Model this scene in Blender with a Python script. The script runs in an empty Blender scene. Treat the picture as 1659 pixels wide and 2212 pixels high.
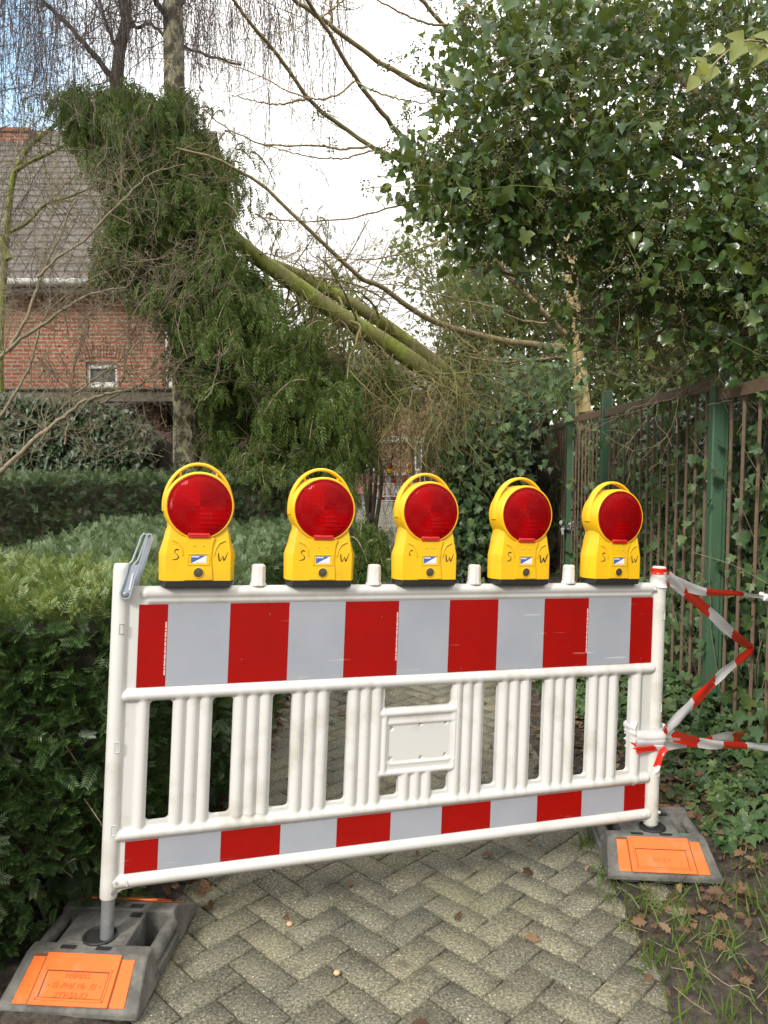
import bpy, math, random
import numpy as np
from mathutils import Matrix, Vector

R = math.radians
rng = np.random.default_rng(11)
random.seed(11)
SC = bpy.context.scene
COL = SC.collection

# ---------------------------------------------------------------- camera, world, sun, exposure
CAM_H = 1.53
PITCH = 4.0
cd = bpy.data.cameras.new("camera")
cd.sensor_fit = 'VERTICAL'
cd.sensor_height = 36.0
cd.lens = 3029.0 / 4032.0 * 36.0
cd.clip_start = 0.05
cd.clip_end = 2000
cam = bpy.data.objects.new("camera", cd)
COL.objects.link(cam)
cam.location = (0, 0, CAM_H)
cam.rotation_euler = (R(90 - PITCH), 0, 0)
SC.camera = cam

SUN_EL, SUN_AZ = 36.0, -148.0          # azimuth from +Y towards +X
world = bpy.data.worlds.new("World")
SC.world = world
world.use_nodes = True
wt = world.node_tree
wt.nodes.clear()


def wn(t, **k):
    n = wt.nodes.new(t)
    for a, b in k.items():
        setattr(n, a, b)
    return n


w_out = wn('ShaderNodeOutputWorld')
w_bg = wn('ShaderNodeBackground')
w_bg.inputs['Strength'].default_value = 0.1
sky = wn('ShaderNodeTexSky')
sky.sky_type = 'NISHITA'
sky.sun_disc = False
sky.sun_elevation = R(SUN_EL)
sky.sun_rotation = R(SUN_AZ)
sky.air_density = 1.3
sky.dust_density = 0.3
tc = wn('ShaderNodeTexCoord')
nz = wn('ShaderNodeTexNoise')
nz.inputs['Scale'].default_value = 2.2
nz.inputs['Detail'].default_value = 7
nz.inputs['Roughness'].default_value = 0.55
wt.links.new(tc.outputs['Generated'], nz.inputs['Vector'])
# cloud bank: thick towards the hidden sun and over the rest of the sky, open blue to the upper left
dp = wn('ShaderNodeVectorMath', operation='DOT_PRODUCT')
wt.links.new(tc.outputs['Generated'], dp.inputs[0])
dp.inputs[1].default_value = Vector((-0.52, 0.74, 0.50)).normalized()
m1 = wn('ShaderNodeMath', operation='MULTIPLY_ADD')   # 1.0*noise - k*dot
wt.links.new(dp.outputs['Value'], m1.inputs[0])
m1.inputs[1].default_value = -6.0
wt.links.new(nz.outputs['Fac'], m1.inputs[2])
mr = wn('ShaderNodeMapRange', interpolation_type='SMOOTHSTEP')
wt.links.new(m1.outputs[0], mr.inputs['Value'])
mr.inputs['From Min'].default_value = -5.38
mr.inputs['From Max'].default_value = -5.02
mixc = wn('ShaderNodeMix', data_type='RGBA')
wt.links.new(mr.outputs['Result'], mixc.inputs['Factor'])
skg = wn('ShaderNodeMix', data_type='RGBA', blend_type='MULTIPLY')
skg.inputs['Factor'].default_value = 1.0
wt.links.new(sky.outputs['Color'], skg.inputs['A'])
skg.inputs['B'].default_value = (3.3, 3.2, 2.9, 1)
wt.links.new(skg.outputs['Result'], mixc.inputs['A'])
# overcast cloud: brightest overhead and ahead, unseen sky behind dimmed to cut barrier light
sx = wn('ShaderNodeSeparateXYZ')
wt.links.new(tc.outputs['Generated'], sx.inputs[0])
mz = wn('ShaderNodeMath', operation='MULTIPLY_ADD', use_clamp=False)
mzc = wn('ShaderNodeMath', operation='MAXIMUM')
wt.links.new(sx.outputs['Z'], mzc.inputs[0])
mzc.inputs[1].default_value = 0.0
wt.links.new(mzc.outputs[0], mz.inputs[0])
mz.inputs[1].default_value = 15.0
mz.inputs[2].default_value = 3.2
myc = wn('ShaderNodeMath', operation='MAXIMUM')
wt.links.new(sx.outputs['Y'], myc.inputs[0])
myc.inputs[1].default_value = -0.1
my = wn('ShaderNodeMath', operation='MULTIPLY_ADD')
wt.links.new(myc.outputs[0], my.inputs[0])
my.inputs[1].default_value = 6.5
wt.links.new(mz.outputs[0], my.inputs[2])
cl = wn('ShaderNodeVectorMath', operation='SCALE')
cl.inputs[0].default_value = (1.0, 0.985, 0.955)
wt.links.new(my.outputs[0], cl.inputs['Scale'])
wt.links.new(cl.outputs[0], mixc.inputs['B'])
wt.links.new(mixc.outputs['Result'], w_bg.inputs['Color'])
wt.links.new(w_bg.outputs['Background'], w_out.inputs['Surface'])

sl = bpy.data.lights.new("sun", 'SUN')
sl.energy = 2.2
sl.angle = R(11)
sl.color = (1.0, 0.95, 0.86)
sun = bpy.data.objects.new("sun", sl)
COL.objects.link(sun)
sdir = Vector((math.sin(R(SUN_AZ)) * math.cos(R(SUN_EL)), math.cos(R(SUN_AZ)) * math.cos(R(SUN_EL)), math.sin(R(SUN_EL))))
sun.rotation_euler = sdir.to_track_quat('Z', 'Y').to_euler()

SC.view_settings.view_transform = 'Standard'
SC.view_settings.look = 'None'
SC.view_settings.gamma = 1
SC.view_settings.exposure = 0.6
SC.cycles.max_bounces = 6
SC.cycles.transparent_max_bounces = 12

# ---------------------------------------------------------------- picture -> place
CP, SP = math.cos(R(PITCH)), math.sin(R(PITCH))


def at(px, py, Y):
    """the point at distance Y (metres along the path) seen at picture position px, py (picture 1659 wide)"""
    a = (np.asarray(px, float) - 829.5) / 1661.7
    b = (1106.0 - np.asarray(py, float)) / 1661.7
    dy = CP + b * SP
    dz = -SP + b * CP
    s = np.asarray(Y, float) / dy
    return np.stack([a * s, np.broadcast_to(np.asarray(Y, float), np.shape(a * s)) * 1.0, CAM_H + dz * s], -1)


def inpoly(px, py, poly):
    r = np.zeros(len(px), bool)
    n = len(poly)
    for i in range(n):
        x1, y1 = poly[i]
        x2, y2 = poly[(i + 1) % n]
        c = ((y1 > py) != (y2 > py)) & (px < (x2 - x1) * (py - y1) / (y2 - y1 + 1e-9) + x1)
        r ^= c
    return r


def fill(poly, n, Y0, Y1):
    """n points in the volume behind a picture outline, between two distances"""
    P = np.array(poly, float)
    lo, hi = P.min(0), P.max(0)
    out = []
    tot = 0
    while tot < n:
        q = rng.uniform(lo, hi, (n * 2, 2))
        q = q[inpoly(q[:, 0], q[:, 1], poly)]
        out.append(q)
        tot += len(q)
    q = np.concatenate(out)[:n]
    return at(q[:, 0], q[:, 1], rng.uniform(Y0, Y1, n))


def nrm(v):
    v = np.asarray(v, float)
    return v / np.maximum(np.linalg.norm(v, axis=-1, keepdims=True), 1e-9)


# ---------------------------------------------------------------- object helpers
def tag(o, label=None, cat=None, group=None, kind=None):
    if label: o['label'] = label
    if cat: o['category'] = cat
    if group: o['group'] = group
    if kind: o['kind'] = kind
    return o


def thing(name, loc, label, cat, group=None, rot=None, mat=None):
    o = bpy.data.objects.new(name, None)
    o.empty_display_size = 0.1
    COL.objects.link(o)
    if mat is not None:
        o.matrix_world = mat
    else:
        o.location = loc
        if rot: o.rotation_euler = rot
    return tag(o, label, cat, group)


def copy_tree(o, parent=None):
    c = o.copy()
    COL.objects.link(c)
    if parent is not None:
        c.parent = parent
    for ch in o.children:
        copy_tree(ch, c)
    return c


def link(name, me, mats, parent=None):
    o = bpy.data.objects.new(name, me)
    COL.objects.link(o)
    for m in (mats if isinstance(mats, (list, tuple)) else [mats]):
        me.materials.append(m)
    if parent is not None:
        o.parent = parent
    return o


def np_obj(name, V, F, mats, parent=None, midx=None, smooth=False):
    me = bpy.data.meshes.new(name)
    V = np.asarray(V, float).reshape(-1, 3)
    F = [np.asarray(f, np.int64) for f in F if len(f)]
    me.vertices.add(len(V))
    me.vertices.foreach_set('co', V.ravel())
    loops = np.concatenate([f.ravel() for f in F])
    tot = np.concatenate([np.full(len(f), f.shape[1]) for f in F])
    me.loops.add(len(loops))
    me.loops.foreach_set('vertex_index', loops)
    me.polygons.add(len(tot))
    me.polygons.foreach_set('loop_start', np.concatenate([[0], np.cumsum(tot)[:-1]]))
    if midx is not None:
        me.polygons.foreach_set('material_index', np.asarray(midx, np.int64))
    if smooth:
        me.polygons.foreach_set('use_smooth', np.ones(len(tot), bool))
    me.update(calc_edges=True)
    return link(name, me, mats, parent)


class MB:
    """collects boxes, prisms, tubes and turned shapes into one mesh"""
    def __init__(s):
        s.v, s.f, s.m, s.cur = [], [], [], 0

    def add(s, V, F):
        b = len(s.v)
        s.v += [tuple(map(float, p)) for p in V]
        for f in F:
            s.f.append([i + b for i in f])
            s.m.append(s.cur)
        return s

    def box(s, c, d, M=None):
        x, y, z = c
        a, b, e = d[0] / 2, d[1] / 2, d[2] / 2
        V = [Vector((x + i * a, y + j * b, z + k * e)) for k in (-1, 1) for j in (-1, 1) for i in (-1, 1)]
        if M is not None: V = [M @ p for p in V]
        return s.add(V, [(0, 2, 3, 1), (4, 5, 7, 6), (0, 1, 5, 4), (2, 6, 7, 3), (0, 4, 6, 2), (1, 3, 7, 5)])

    def loft(s, rings, caps=True, close=True):
        n = len(rings[0])
        V = [p for r in rings for p in r]
        F = []
        for i in range(len(rings) - 1):
            for j in range(n if close else n - 1):
                k = (j + 1) % n
                F.append((i * n + j, i * n + k, (i + 1) * n + k, (i + 1) * n + j))
        if caps:
            F.append(tuple(range(n - 1, -1, -1)))
            F.append(tuple((len(rings) - 1) * n + j for j in range(n)))
        return s.add(V, F)

    def prism(s, poly, a, b, ax='y'):
        """polygon in the plane across axis ax, pushed from a to b"""
        def mk(p, t):
            return {'x': (t, p[0], p[1]), 'y': (p[0], t, p[1]), 'z': (p[0], p[1], t)}[ax]
        return s.loft([[mk(p, a) for p in poly], [mk(p, b) for p in poly]])

    def tube(s, pts, r, n=8, caps=True, sq=None):
        pts = [Vector(p) for p in pts]
        rr = r if isinstance(r, (list, tuple)) else [r] * len(pts)
        rings = []
        pa = None
        for i, p in enumerate(pts):
            t = (pts[min(i + 1, len(pts) - 1)] - pts[max(i - 1, 0)]).normalized()
            if pa is None:
                ref = Vector((0, 0, 1)) if abs(t.z) < .9 else Vector((0, 1, 0))
                a = t.cross(ref).normalized()
            else:
                a = (pa - t * pa.dot(t)).normalized()
            pa = a
            b = t.cross(a)
            k = sq or (1, 1)
            rings.append([p + (a * math.cos(q) * k[0] + b * math.sin(q) * k[1]) * rr[i] for q in [2 * math.pi * j / n for j in range(n)]])
        return s.loft(rings, caps)

    def lathe(s, prof, n=32, c=(0, 0, 0), ax='y', caps=True):
        rings = []
        for r, h in prof:
            ring = []
            for j in range(n):
                q = 2 * math.pi * j / n
                u, v = r * math.cos(q), r * math.sin(q)
                p = {'y': (u, h, v), 'z': (u, v, h), 'x': (h, u, v)}[ax]
                ring.append((p[0] + c[0], p[1] + c[1], p[2] + c[2]))
            rings.append(ring)
        return s.loft(rings, caps)

    def build(s, name, mats, parent=None, bevel=0, seg=2, angle=None, flip=False):
        me = bpy.data.meshes.new(name)
        me.from_pydata(s.v, [], s.f)
        me.polygons.foreach_set('material_index', s.m)
        me.update()
        import bmesh
        bm = bmesh.new()
        bm.from_mesh(me)
        bmesh.ops.recalc_face_normals(bm, faces=bm.faces)
        bm.to_mesh(me)
        bm.free()
        o = link(name, me, mats, parent)
        if angle is not None or bevel:
            me.polygons.foreach_set('use_smooth', [True] * len(me.polygons))
            me.set_sharp_from_angle(angle=R(angle or 35))
        if bevel:
            b = o.modifiers.new('bevel', 'BEVEL')
            b.width = bevel
            b.segments = seg
            b.limit_method = 'ANGLE'
            b.angle_limit = R(30)
            b.harden_normals = False
        return o


class Tubes:
    """many thin round twigs gathered as one plant part"""
    def __init__(s):
        s.V, s.F, s.n = [], [], 0

    def add(s, pts, rad, k=3):
        P = np.asarray(pts, float)
        n = len(P)
        rad = np.broadcast_to(np.asarray(rad, float), (n,)) if np.ndim(rad) else np.full(n, rad)
        t = np.gradient(P, axis=0)
        t = nrm(t)
        ref = np.array([0.31, 0.52, 0.79]) if abs(t[:, 2].mean()) < .8 else np.array([0.9, 0.4, 0.1])
        a = nrm(np.cross(t, ref))
        b = np.cross(t, a)
        q = np.arange(k) * 2 * np.pi / k
        ring = P[:, None] + rad[:, None, None] * (a[:, None] * np.cos(q)[None, :, None] + b[:, None] * np.sin(q)[None, :, None])
        i = np.arange(n - 1)[:, None] * k
        j = np.arange(k)[None]
        j2 = (j + 1) % k
        f = np.stack([i + j, i + j2, i + k + j2, i + k + j], -1).reshape(-1, 4) + s.n
        s.V.append(ring.reshape(-1, 3))
        s.F.append(f)
        s.n += n * k

    def build(s, name, mat, parent=None):
        return np_obj(name, np.concatenate(s.V), [np.concatenate(s.F)], mat, parent, smooth=True)


def smooth_path(pts, n=24):
    P = np.asarray(pts, float)
    m = len(P)
    Q = np.concatenate([[2 * P[0] - P[1]], P, [2 * P[-1] - P[-2]]])
    out = []
    for u in np.linspace(0, m - 1 - 1e-6, n):
        i = int(u)
        f = u - i
        p0, p1, p2, p3 = Q[i:i + 4]
        out.append(.5 * ((2 * p1) + (p2 - p0) * f + (2 * p0 - 5 * p1 + 4 * p2 - p3) * f * f + (3 * p1 - p0 - 3 * p2 + p3) * f ** 3))
    return np.array(out)


def scatter(tV, tF, P, D, N, sc):
    """copies of a small shape (y to its tip, z its face) at P, pointing along D, facing N"""
    D = nrm(D)
    X = nrm(np.cross(D, N))
    Z = np.cross(X, D)
    sc = np.broadcast_to(sc, (len(P),))
    V = P[:, None] + sc[:, None, None] * (tV[None, :, 0:1] * X[:, None] + tV[None, :, 1:2] * D[:, None] + tV[None, :, 2:3] * Z[:, None])
    off = np.arange(len(P))[:, None, None] * len(tV)
    return V.reshape(-1, 3), [(np.asarray(f)[None] + off).reshape(-1, np.asarray(f).shape[1]) for f in tF]


def merge(parts):
    V, F4, F3, b = [], [], [], 0
    for v, fs in parts:
        V.append(v)
        for f in fs:
            (F4 if f.shape[1] == 4 else F3).append(f + b)
        b += len(v)
    return np.concatenate(V), [np.concatenate(x) for x in (F4, F3) if x]


# ---------------------------------------------------------------- materials
def newmat(name):
    m = bpy.data.materials.new(name)
    m.use_nodes = True
    nt = m.node_tree
    return m, nt, nt.nodes['Principled BSDF']


def nd(nt, t, ins=None, **k):
    n = nt.nodes.new(t)
    for a, b in k.items():
        setattr(n, a, b)
    for a, b in (ins or {}).items():
        if hasattr(b, 'is_linked') or isinstance(b, bpy.types.NodeSocket):
            nt.links.new(b, n.inputs[a])
        else:
            n.inputs[a].default_value = b
    return n


def c4(c):
    return (c[0], c[1], c[2], 1)


def ramp(nt, fac, stops):
    n = nt.nodes.new('ShaderNodeValToRGB')
    e = n.color_ramp.elements
    while len(e) < len(stops): e.new(0.5)
    for i, (p, c) in enumerate(stops):
        e[i].position = p
        e[i].color = c4(c) if len(c) == 3 else c
    nt.links.new(fac, n.inputs['Fac'])
    return n.outputs['Color']


def mixrgb(nt, fac, a, b, blend='MIX'):
    n = nt.nodes.new('ShaderNodeMix')
    n.data_type = 'RGBA'
    n.blend_type = blend
    for k, v in (('Factor', fac), ('A', a), ('B', b)):
        if isinstance(v, bpy.types.NodeSocket): nt.links.new(v, n.inputs[k])
        else: n.inputs[k].default_value = v if k == 'Factor' else c4(v)
    return n.outputs['Result']


def noise(nt, scale, detail=4, rough=.55, vec=None, coord='Object'):
    t = nt.nodes.new('ShaderNodeTexCoord')
    n = nd(nt, 'ShaderNodeTexNoise', {'Scale': scale, 'Detail': detail, 'Roughness': rough})
    nt.links.new(vec if vec is not None else t.outputs[coord], n.inputs['Vector'])
    return n.outputs['Fac']


def bumpto(nt, bs, h, strength, dist=.01):
    b = nd(nt, 'ShaderNodeBump', {'Strength': strength, 'Distance': dist, 'Height': h})
    nt.links.new(b.outputs['Normal'], bs.inputs['Normal'])


def plain(name, col, rough=.5, var=None, scale=8, bump=0, bscale=60, metal=0, coat=0, lo=.35, hi=.7, spec=None, scratch=None):
    """paint / plastic / metal, with worn patches of a second colour"""
    m, nt, b = newmat(name)
    b.inputs['Roughness'].default_value = rough
    b.inputs['Metallic'].default_value = metal
    b.inputs['Coat Weight'].default_value = coat
    if spec is not None: b.inputs['Specular IOR Level'].default_value = spec
    if var is not None:
        f4 = nd(nt, 'ShaderNodeTexNoise', {'Scale': scale, 'Detail': 6.0, 'Roughness': .6}, noise_dimensions='4D')
        nt.links.new(nt.nodes.new('ShaderNodeTexCoord').outputs['Object'], f4.inputs['Vector'])
        oi = nt.nodes.new('ShaderNodeObjectInfo')
        sc_ = nd(nt, 'ShaderNodeMath', {0: oi.outputs['Random'], 1: 60.0}, operation='MULTIPLY')
        nt.links.new(sc_.outputs[0], f4.inputs['W'])
        col_ = ramp(nt, f4.outputs['Fac'], [(lo, col), (hi, var)])
        if scratch:
            mp = nd(nt, 'ShaderNodeMapping', {'Vector': nt.nodes.new('ShaderNodeTexCoord').outputs['Object'], 'Rotation': (0, R(17), 0), 'Scale': (3, 40, 60)})
            sn = nd(nt, 'ShaderNodeTexNoise', {'Scale': 1.6, 'Detail': 3.0, 'Vector': mp.outputs[0]})
            col_ = mixrgb(nt, ramp(nt, sn.outputs['Fac'], [(.70, (0, 0, 0)), (.74, (.5, .5, .5))]), col_, scratch)
            sp = nd(nt, 'ShaderNodeTexVoronoi', {'Scale': 24.0, 'Vector': nt.nodes.new('ShaderNodeTexCoord').outputs['Object']})
            col_ = mixrgb(nt, ramp(nt, sp.outputs['Distance'], [(.03, (.6, .6, .6)), (.06, (0, 0, 0))]), col_, (.25, .22, .18))
        nt.links.new(col_, b.inputs['Base Color'])
    else:
        b.inputs['Base Color'].default_value = c4(col)
    if bump:
        bumpto(nt, b, noise(nt, bscale, 5, .6), bump)
    return m


def leafmat(name, cols, rough=.45, trans=.25, tcol=(.16, .22, .04), spec=.5):
    m, nt, b = newmat(name)
    g = nt.nodes.new('ShaderNodeNewGeometry')
    n = len(cols)
    col = ramp(nt, g.outputs['Random Per Island'], [((i + .0) / max(n - 1, 1), c) for i, c in enumerate(cols)])
    nt.links.new(col, b.inputs['Base Color'])
    b.inputs['Roughness'].default_value = rough
    b.inputs['Specular IOR Level'].default_value = spec
    t = nd(nt, 'ShaderNodeBsdfTranslucent', {'Color': c4(tcol)})
    mx = nt.nodes.new('ShaderNodeMixShader')
    mx.inputs[0].default_value = trans
    nt.links.new(b.outputs[0], mx.inputs[1])
    nt.links.new(t.outputs[0], mx.inputs[2])
    nt.links.new(mx.outputs[0], nt.nodes['Material Output'].inputs['Surface'])
    return m


def bark(name, c1, c2, scale=12, stretch=(1, 1, .25), bump=.5, c3=None, lo=.35, hi=.65):
    m, nt, b = newmat(name)
    t = nt.nodes.new('ShaderNodeTexCoord')
    mp = nd(nt, 'ShaderNodeMapping', {'Vector': t.outputs['Object'], 'Scale': stretch})
    f = noise(nt, scale, 8, .65, mp.outputs[0])
    col = ramp(nt, f, [(lo, c1), (hi, c2)])
    if c3:
        col = mixrgb(nt, ramp(nt, noise(nt, 3, 3), [(.45, (0, 0, 0)), (.62, (1, 1, 1))]), col, c3)
    nt.links.new(col, b.inputs['Base Color'])
    b.inputs['Roughness'].default_value = .85
    bumpto(nt, b, f, bump, .02)
    return m


M = {}
M['white'] = plain('white_plastic', (.60, .595, .575), .42, (.40, .37, .30), 7, .04, 30, lo=.52, hi=.80)
M['white_old'] = plain('white_plastic_scuffed', (.58, .57, .53), .45, (.42, .39, .33), 14, .05, 40, lo=.48, hi=.78)
M['red_sheet'] = plain('red_sheeting', (.32, .0035, .0015), .42, (.27, .004, .002), 9, .01, 400, spec=.2, scratch=(.55, .16, .13))
M['white_sheet'] = plain('white_sheeting', (.345, .36, .405), .40, (.30, .315, .36), 4, .01, 400, spec=.3, scratch=(.62, .63, .64))
M['print'] = plain('pale_print', (.75, .45, .42), .5)
M['yellow'] = plain('yellow_plastic', (.80, .47, .008), .40, (.50, .30, .03), 9, .03, 60, lo=.52, hi=.86)
M['black'] = plain('black_plastic', (.018, .018, .019), .5)
M['marker'] = plain('black_marker_ink', (.03, .006, .012), .6)
M['lock'] = plain('lock_metal', (.16, .14, .10), .35, metal=.7)
M['blue'] = plain('blue_print', (.05, .11, .42), .4)
M['paper'] = plain('sticker_white', (.72, .74, .78), .4)
M['greyplastic'] = plain('grey_blue_plastic', (.36, .41, .47), .42, (.28, .32, .38), 30)
M['steel'] = plain('galvanised_steel', (.36, .38, .39), .42, (.24, .26, .27), 25, .08, 60, metal=.55)
M['rubber'] = plain('grey_rubber', (.085, .083, .076), .8, (.22, .21, .185), 14, .5, 70, lo=.4, hi=.72)
M['hole'] = plain('socket_hole_shade', (.012, .012, .012), .9)  # near-black, paints the shade down sockets that are not cut in
M['orange'] = plain('orange_reflector', (.80, .14, .016), .45, (.42, .20, .10), 13, .2, 40, lo=.54, hi=.76)
M['green_paint'] = plain('green_fence_paint', (.055, .125, .07), .5, (.12, .10, .07), 7, .15, 60, lo=.55, hi=.72)
M['rust'] = plain('rusty_iron', (.13, .085, .058), .75, (.20, .135, .09), 40, .3, 120)
M['soil'] = plain('soil', (.028, .021, .016), .95, (.115, .092, .07), 26, 1.0, 110, lo=.40, hi=.70)
M['core'] = plain('shaded_stems', (.022, .020, .012), 1.0, (.04, .033, .02), 20, .6, 60)  # stem brown darkened to carry the shade inside hedges and ivy
M['cloth'] = plain('pale_cloth', (.5, .5, .5), .9, (.3, .3, .3), 30, .3, 80)
M['groove_shade'] = plain('groove_shade', (.16, .05, .02), .9)  # dark tone for painted shade in the panel grooves
M['wood_cut'] = plain('fresh_cut_wood', (.62, .40, .22), .8, (.5, .3, .16), 40)
M['glass'] = plain('window_glass', (.10, .11, .11), .08)
M['gutter'] = plain('grey_gutter', (.34, .34, .33), .5)
M['frame'] = plain('white_window_frame', (.62, .62, .58), .5)
M['darkwood'] = plain('dark_brown_boards', (.045, .022, .014), .7, (.08, .04, .025), 12, .2)
M['slab'] = plain('weathered_porch_roof', (.16, .14, .11), .85, (.09, .08, .06), 9)
M['barkpale'] = bark('pale_yellow_bark', (.34, .25, .11), (.52, .42, .22), 9, bump=.25, lo=.3, hi=.7)
M['barklimb'] = bark('olive_branch_bark', (.21, .16, .085), (.36, .29, .16), 20, bump=.25)
M['barkmoss'] = bark('mossy_green_bark', (.11, .14, .018), (.25, .29, .045), 16, bump=.9, c3=(.17, .15, .06), lo=.3, hi=.7)
M['barkbirch'] = bark('birch_bark', (.06, .055, .03), (.36, .34, .22), 9, (1, 1, .7), .6, lo=.44, hi=.54)
M['barkdark'] = bark('dark_bark', (.045, .038, .03), (.10, .085, .06), 16)
M['twig'] = bark('grey_brown_twig', (.16, .13, .085), (.30, .25, .165), 30, (1, 1, 1), 0)
M['twigdark'] = bark('purple_brown_twig', (.055, .042, .042), (.12, .09, .08), 30, (1, 1, 1), 0)
M['twigmoss'] = bark('mossy_twig', (.13, .115, .045), (.25, .215, .085), 30, (1, 1, 1), 0)
M['yew'] = leafmat('yew_needles', [(.035, .075, .020), (.055, .11, .03), (.05, .09, .036), (.085, .14, .035)], .36, .15)
M['yewtop'] = leafmat('young_yew_needles', [(.06, .11, .026), (.10, .16, .038), (.15, .20, .05), (.21, .22, .06)], .45, .2, (.2, .26, .05))
M['hedgetop'] = leafmat('hedge_sprays', [(.07, .12, .05), (.11, .16, .07), (.14, .19, .085), (.09, .14, .08)], .5, .15)
M['hedgefar'] = leafmat('clipped_hedge_leaf', [(.03, .055, .022), (.045, .078, .028), (.065, .105, .038)], .5, .12)
M['conifer'] = leafmat('conifer_fronds', [(.03, .06, .014), (.045, .085, .018), (.07, .12, .026), (.12, .175, .04), (.13, .115, .045)], .6, .22, spec=.2)
M['ivy'] = leafmat('ivy_leaf', [(.024, .058, .016), (.042, .09, .024), (.065, .12, .032), (.14, .19, .05)], .26, .28, (.20, .24, .04), .5)
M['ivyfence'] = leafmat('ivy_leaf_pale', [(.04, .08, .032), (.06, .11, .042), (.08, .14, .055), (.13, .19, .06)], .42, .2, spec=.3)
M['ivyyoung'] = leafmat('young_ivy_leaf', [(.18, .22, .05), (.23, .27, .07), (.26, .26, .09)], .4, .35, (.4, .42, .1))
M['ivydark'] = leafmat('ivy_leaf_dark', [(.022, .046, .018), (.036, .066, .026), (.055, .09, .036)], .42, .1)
M['berry'] = leafmat('ivy_flower_heads', [(.06, .05, .025), (.14, .13, .05), (.10, .08, .045)], .7, .1)
M['evergreen'] = leafmat('evergreen_leaf', [(.04, .075, .022), (.07, .11, .032), (.10, .14, .04), (.14, .17, .055)], .5, .3, (.3, .34, .08))
M['litter'] = leafmat('dead_leaf', [(.06, .032, .018), (.13, .07, .035), (.20, .12, .06), (.10, .055, .03), (.26, .17, .10)], .75, .1, (.2, .1, .04))
M['grass'] = leafmat('grass_blade', [(.06, .12, .02), (.10, .17, .03), (.14, .19, .05)], .5, .3, (.25, .35, .05))
M['tape_red'] = leafmat('red_tape_film', [(.75, .03, .015), (.70, .025, .015)], .22, .2, (.8, .10, .05))
M['tape_white'] = leafmat('white_tape_film', [(.86, .86, .86), (.82, .81, .82)], .22, .25, (.7, .68, .68))


def mk_lens():
    m, nt, b = newmat('red_lens')
    nt.nodes.remove(b)
    tr = nd(nt, 'ShaderNodeBsdfTransparent', {'Color': (.78, .006, .010, 1)})
    gl = nd(nt, 'ShaderNodeBsdfGlossy', {'Color': (1, 1, 1, 1), 'Roughness': .13})
    df = nd(nt, 'ShaderNodeBsdfDiffuse', {'Color': (.50, .004, .008, 1)})
    # fine moulded ribs across the lens: a chequer of upright and level ribs
    t = nt.nodes.new('ShaderNodeTexCoord')
    w1 = nd(nt, 'ShaderNodeTexWave', {'Scale': 60.0, 'Vector': t.outputs['Object']}, wave_type='BANDS', bands_direction='X')
    w2 = nd(nt, 'ShaderNodeTexWave', {'Scale': 60.0, 'Vector': t.outputs['Object']}, wave_type='BANDS', bands_direction='Z')
    ch = nd(nt, 'ShaderNodeTexChecker', {'Scale': 26.0, 'Vector': t.outputs['Object']})
    mm = mixrgb(nt, ch.outputs['Fac'], w1.outputs['Color'], w2.outputs['Color'])
    bp = nd(nt, 'ShaderNodeBump', {'Strength': .35, 'Distance': .002, 'Height': mm})
    nt.links.new(bp.outputs[0], gl.inputs['Normal'])
    nt.links.new(bp.outputs[0], df.inputs['Normal'])
    m1 = nt.nodes.new('ShaderNodeMixShader')
    m1.inputs[0].default_value = .30
    nt.links.new(tr.outputs[0], m1.inputs[1])
    nt.links.new(df.outputs[0], m1.inputs[2])
    fr = nd(nt, 'ShaderNodeFresnel', {'IOR': 1.22})
    m2 = nt.nodes.new('ShaderNodeMixShader')
    nt.links.new(fr.outputs[0], m2.inputs[0])
    nt.links.new(m1.outputs[0], m2.inputs[1])
    nt.links.new(gl.outputs[0], m2.inputs[2])
    nt.links.new(m2.outputs[0], nt.nodes['Material Output'].inputs['Surface'])
    return m


M['lens'] = mk_lens()
M['mirror'] = plain('lens_reflector', (.85, .35, .32), .30, metal=.75)
M['red_clear'] = plain('red_plastic', (.55, .015, .012), .2, coat=.4)


def mk_paver():
    m, nt, b = newmat('concrete_paver')
    g = nt.nodes.new('ShaderNodeNewGeometry')
    base = ramp(nt, g.outputs['Random Per Island'], [(0, (.185, .176, .142)), (.5, (.21, .197, .155)), (1, (.235, .218, .168))])
    blot = ramp(nt, noise(nt, 2.2, 5, .6), [(.38, (.62, .64, .62)), (.66, (1.12, 1.1, 1.0))])
    c = mixrgb(nt, 1.0, base, blot, 'MULTIPLY')
    grain = noise(nt, 120, 4, .75)
    c = mixrgb(nt, 1.0, c, ramp(nt, grain, [(.34, (.30, .30, .30)), (.5, (1, 1, 1)), (.64, (2.1, 2.05, 1.85))]), 'MULTIPLY')
    vo = nd(nt, 'ShaderNodeTexVoronoi', {'Scale': 62.0, 'Vector': nt.nodes.new('ShaderNodeTexCoord').outputs['Object']})
    chip = ramp(nt, vo.outputs['Distance'], [(.0, (1, 1, 1)), (.13, (1, 1, 1)), (.2, (0, 0, 0))])
    pick = ramp(nt, vo.outputs['Color'], [(.66, (0, 0, 0)), (.74, (1, 1, 1))])
    c = mixrgb(nt, mixrgb(nt, 1.0, chip, pick, 'MULTIPLY'), c, (.62, .58, .46))
    moss = ramp(nt, noise(nt, 1.1, 6, .65), [(.50, (0, 0, 0)), (.70, (.8, .8, .8))])
    c = mixrgb(nt, moss, c, (.10, .105, .05))
    dirt = ramp(nt, noise(nt, 7, 7, .7), [(.55, (0, 0, 0)), (.68, (.75, .75, .75))])
    c = mixrgb(nt, dirt, c, (.075, .062, .045))
    nt.links.new(c, b.inputs['Base Color'])
    b.inputs['Roughness'].default_value = .82
    bumpto(nt, b, grain, .8, .008)
    return m


M['paver'] = mk_paver()
M['joint'] = plain('joint_dirt', (.10, .088, .065), .95, (.095, .10, .05), 6, .6, 80)


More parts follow.
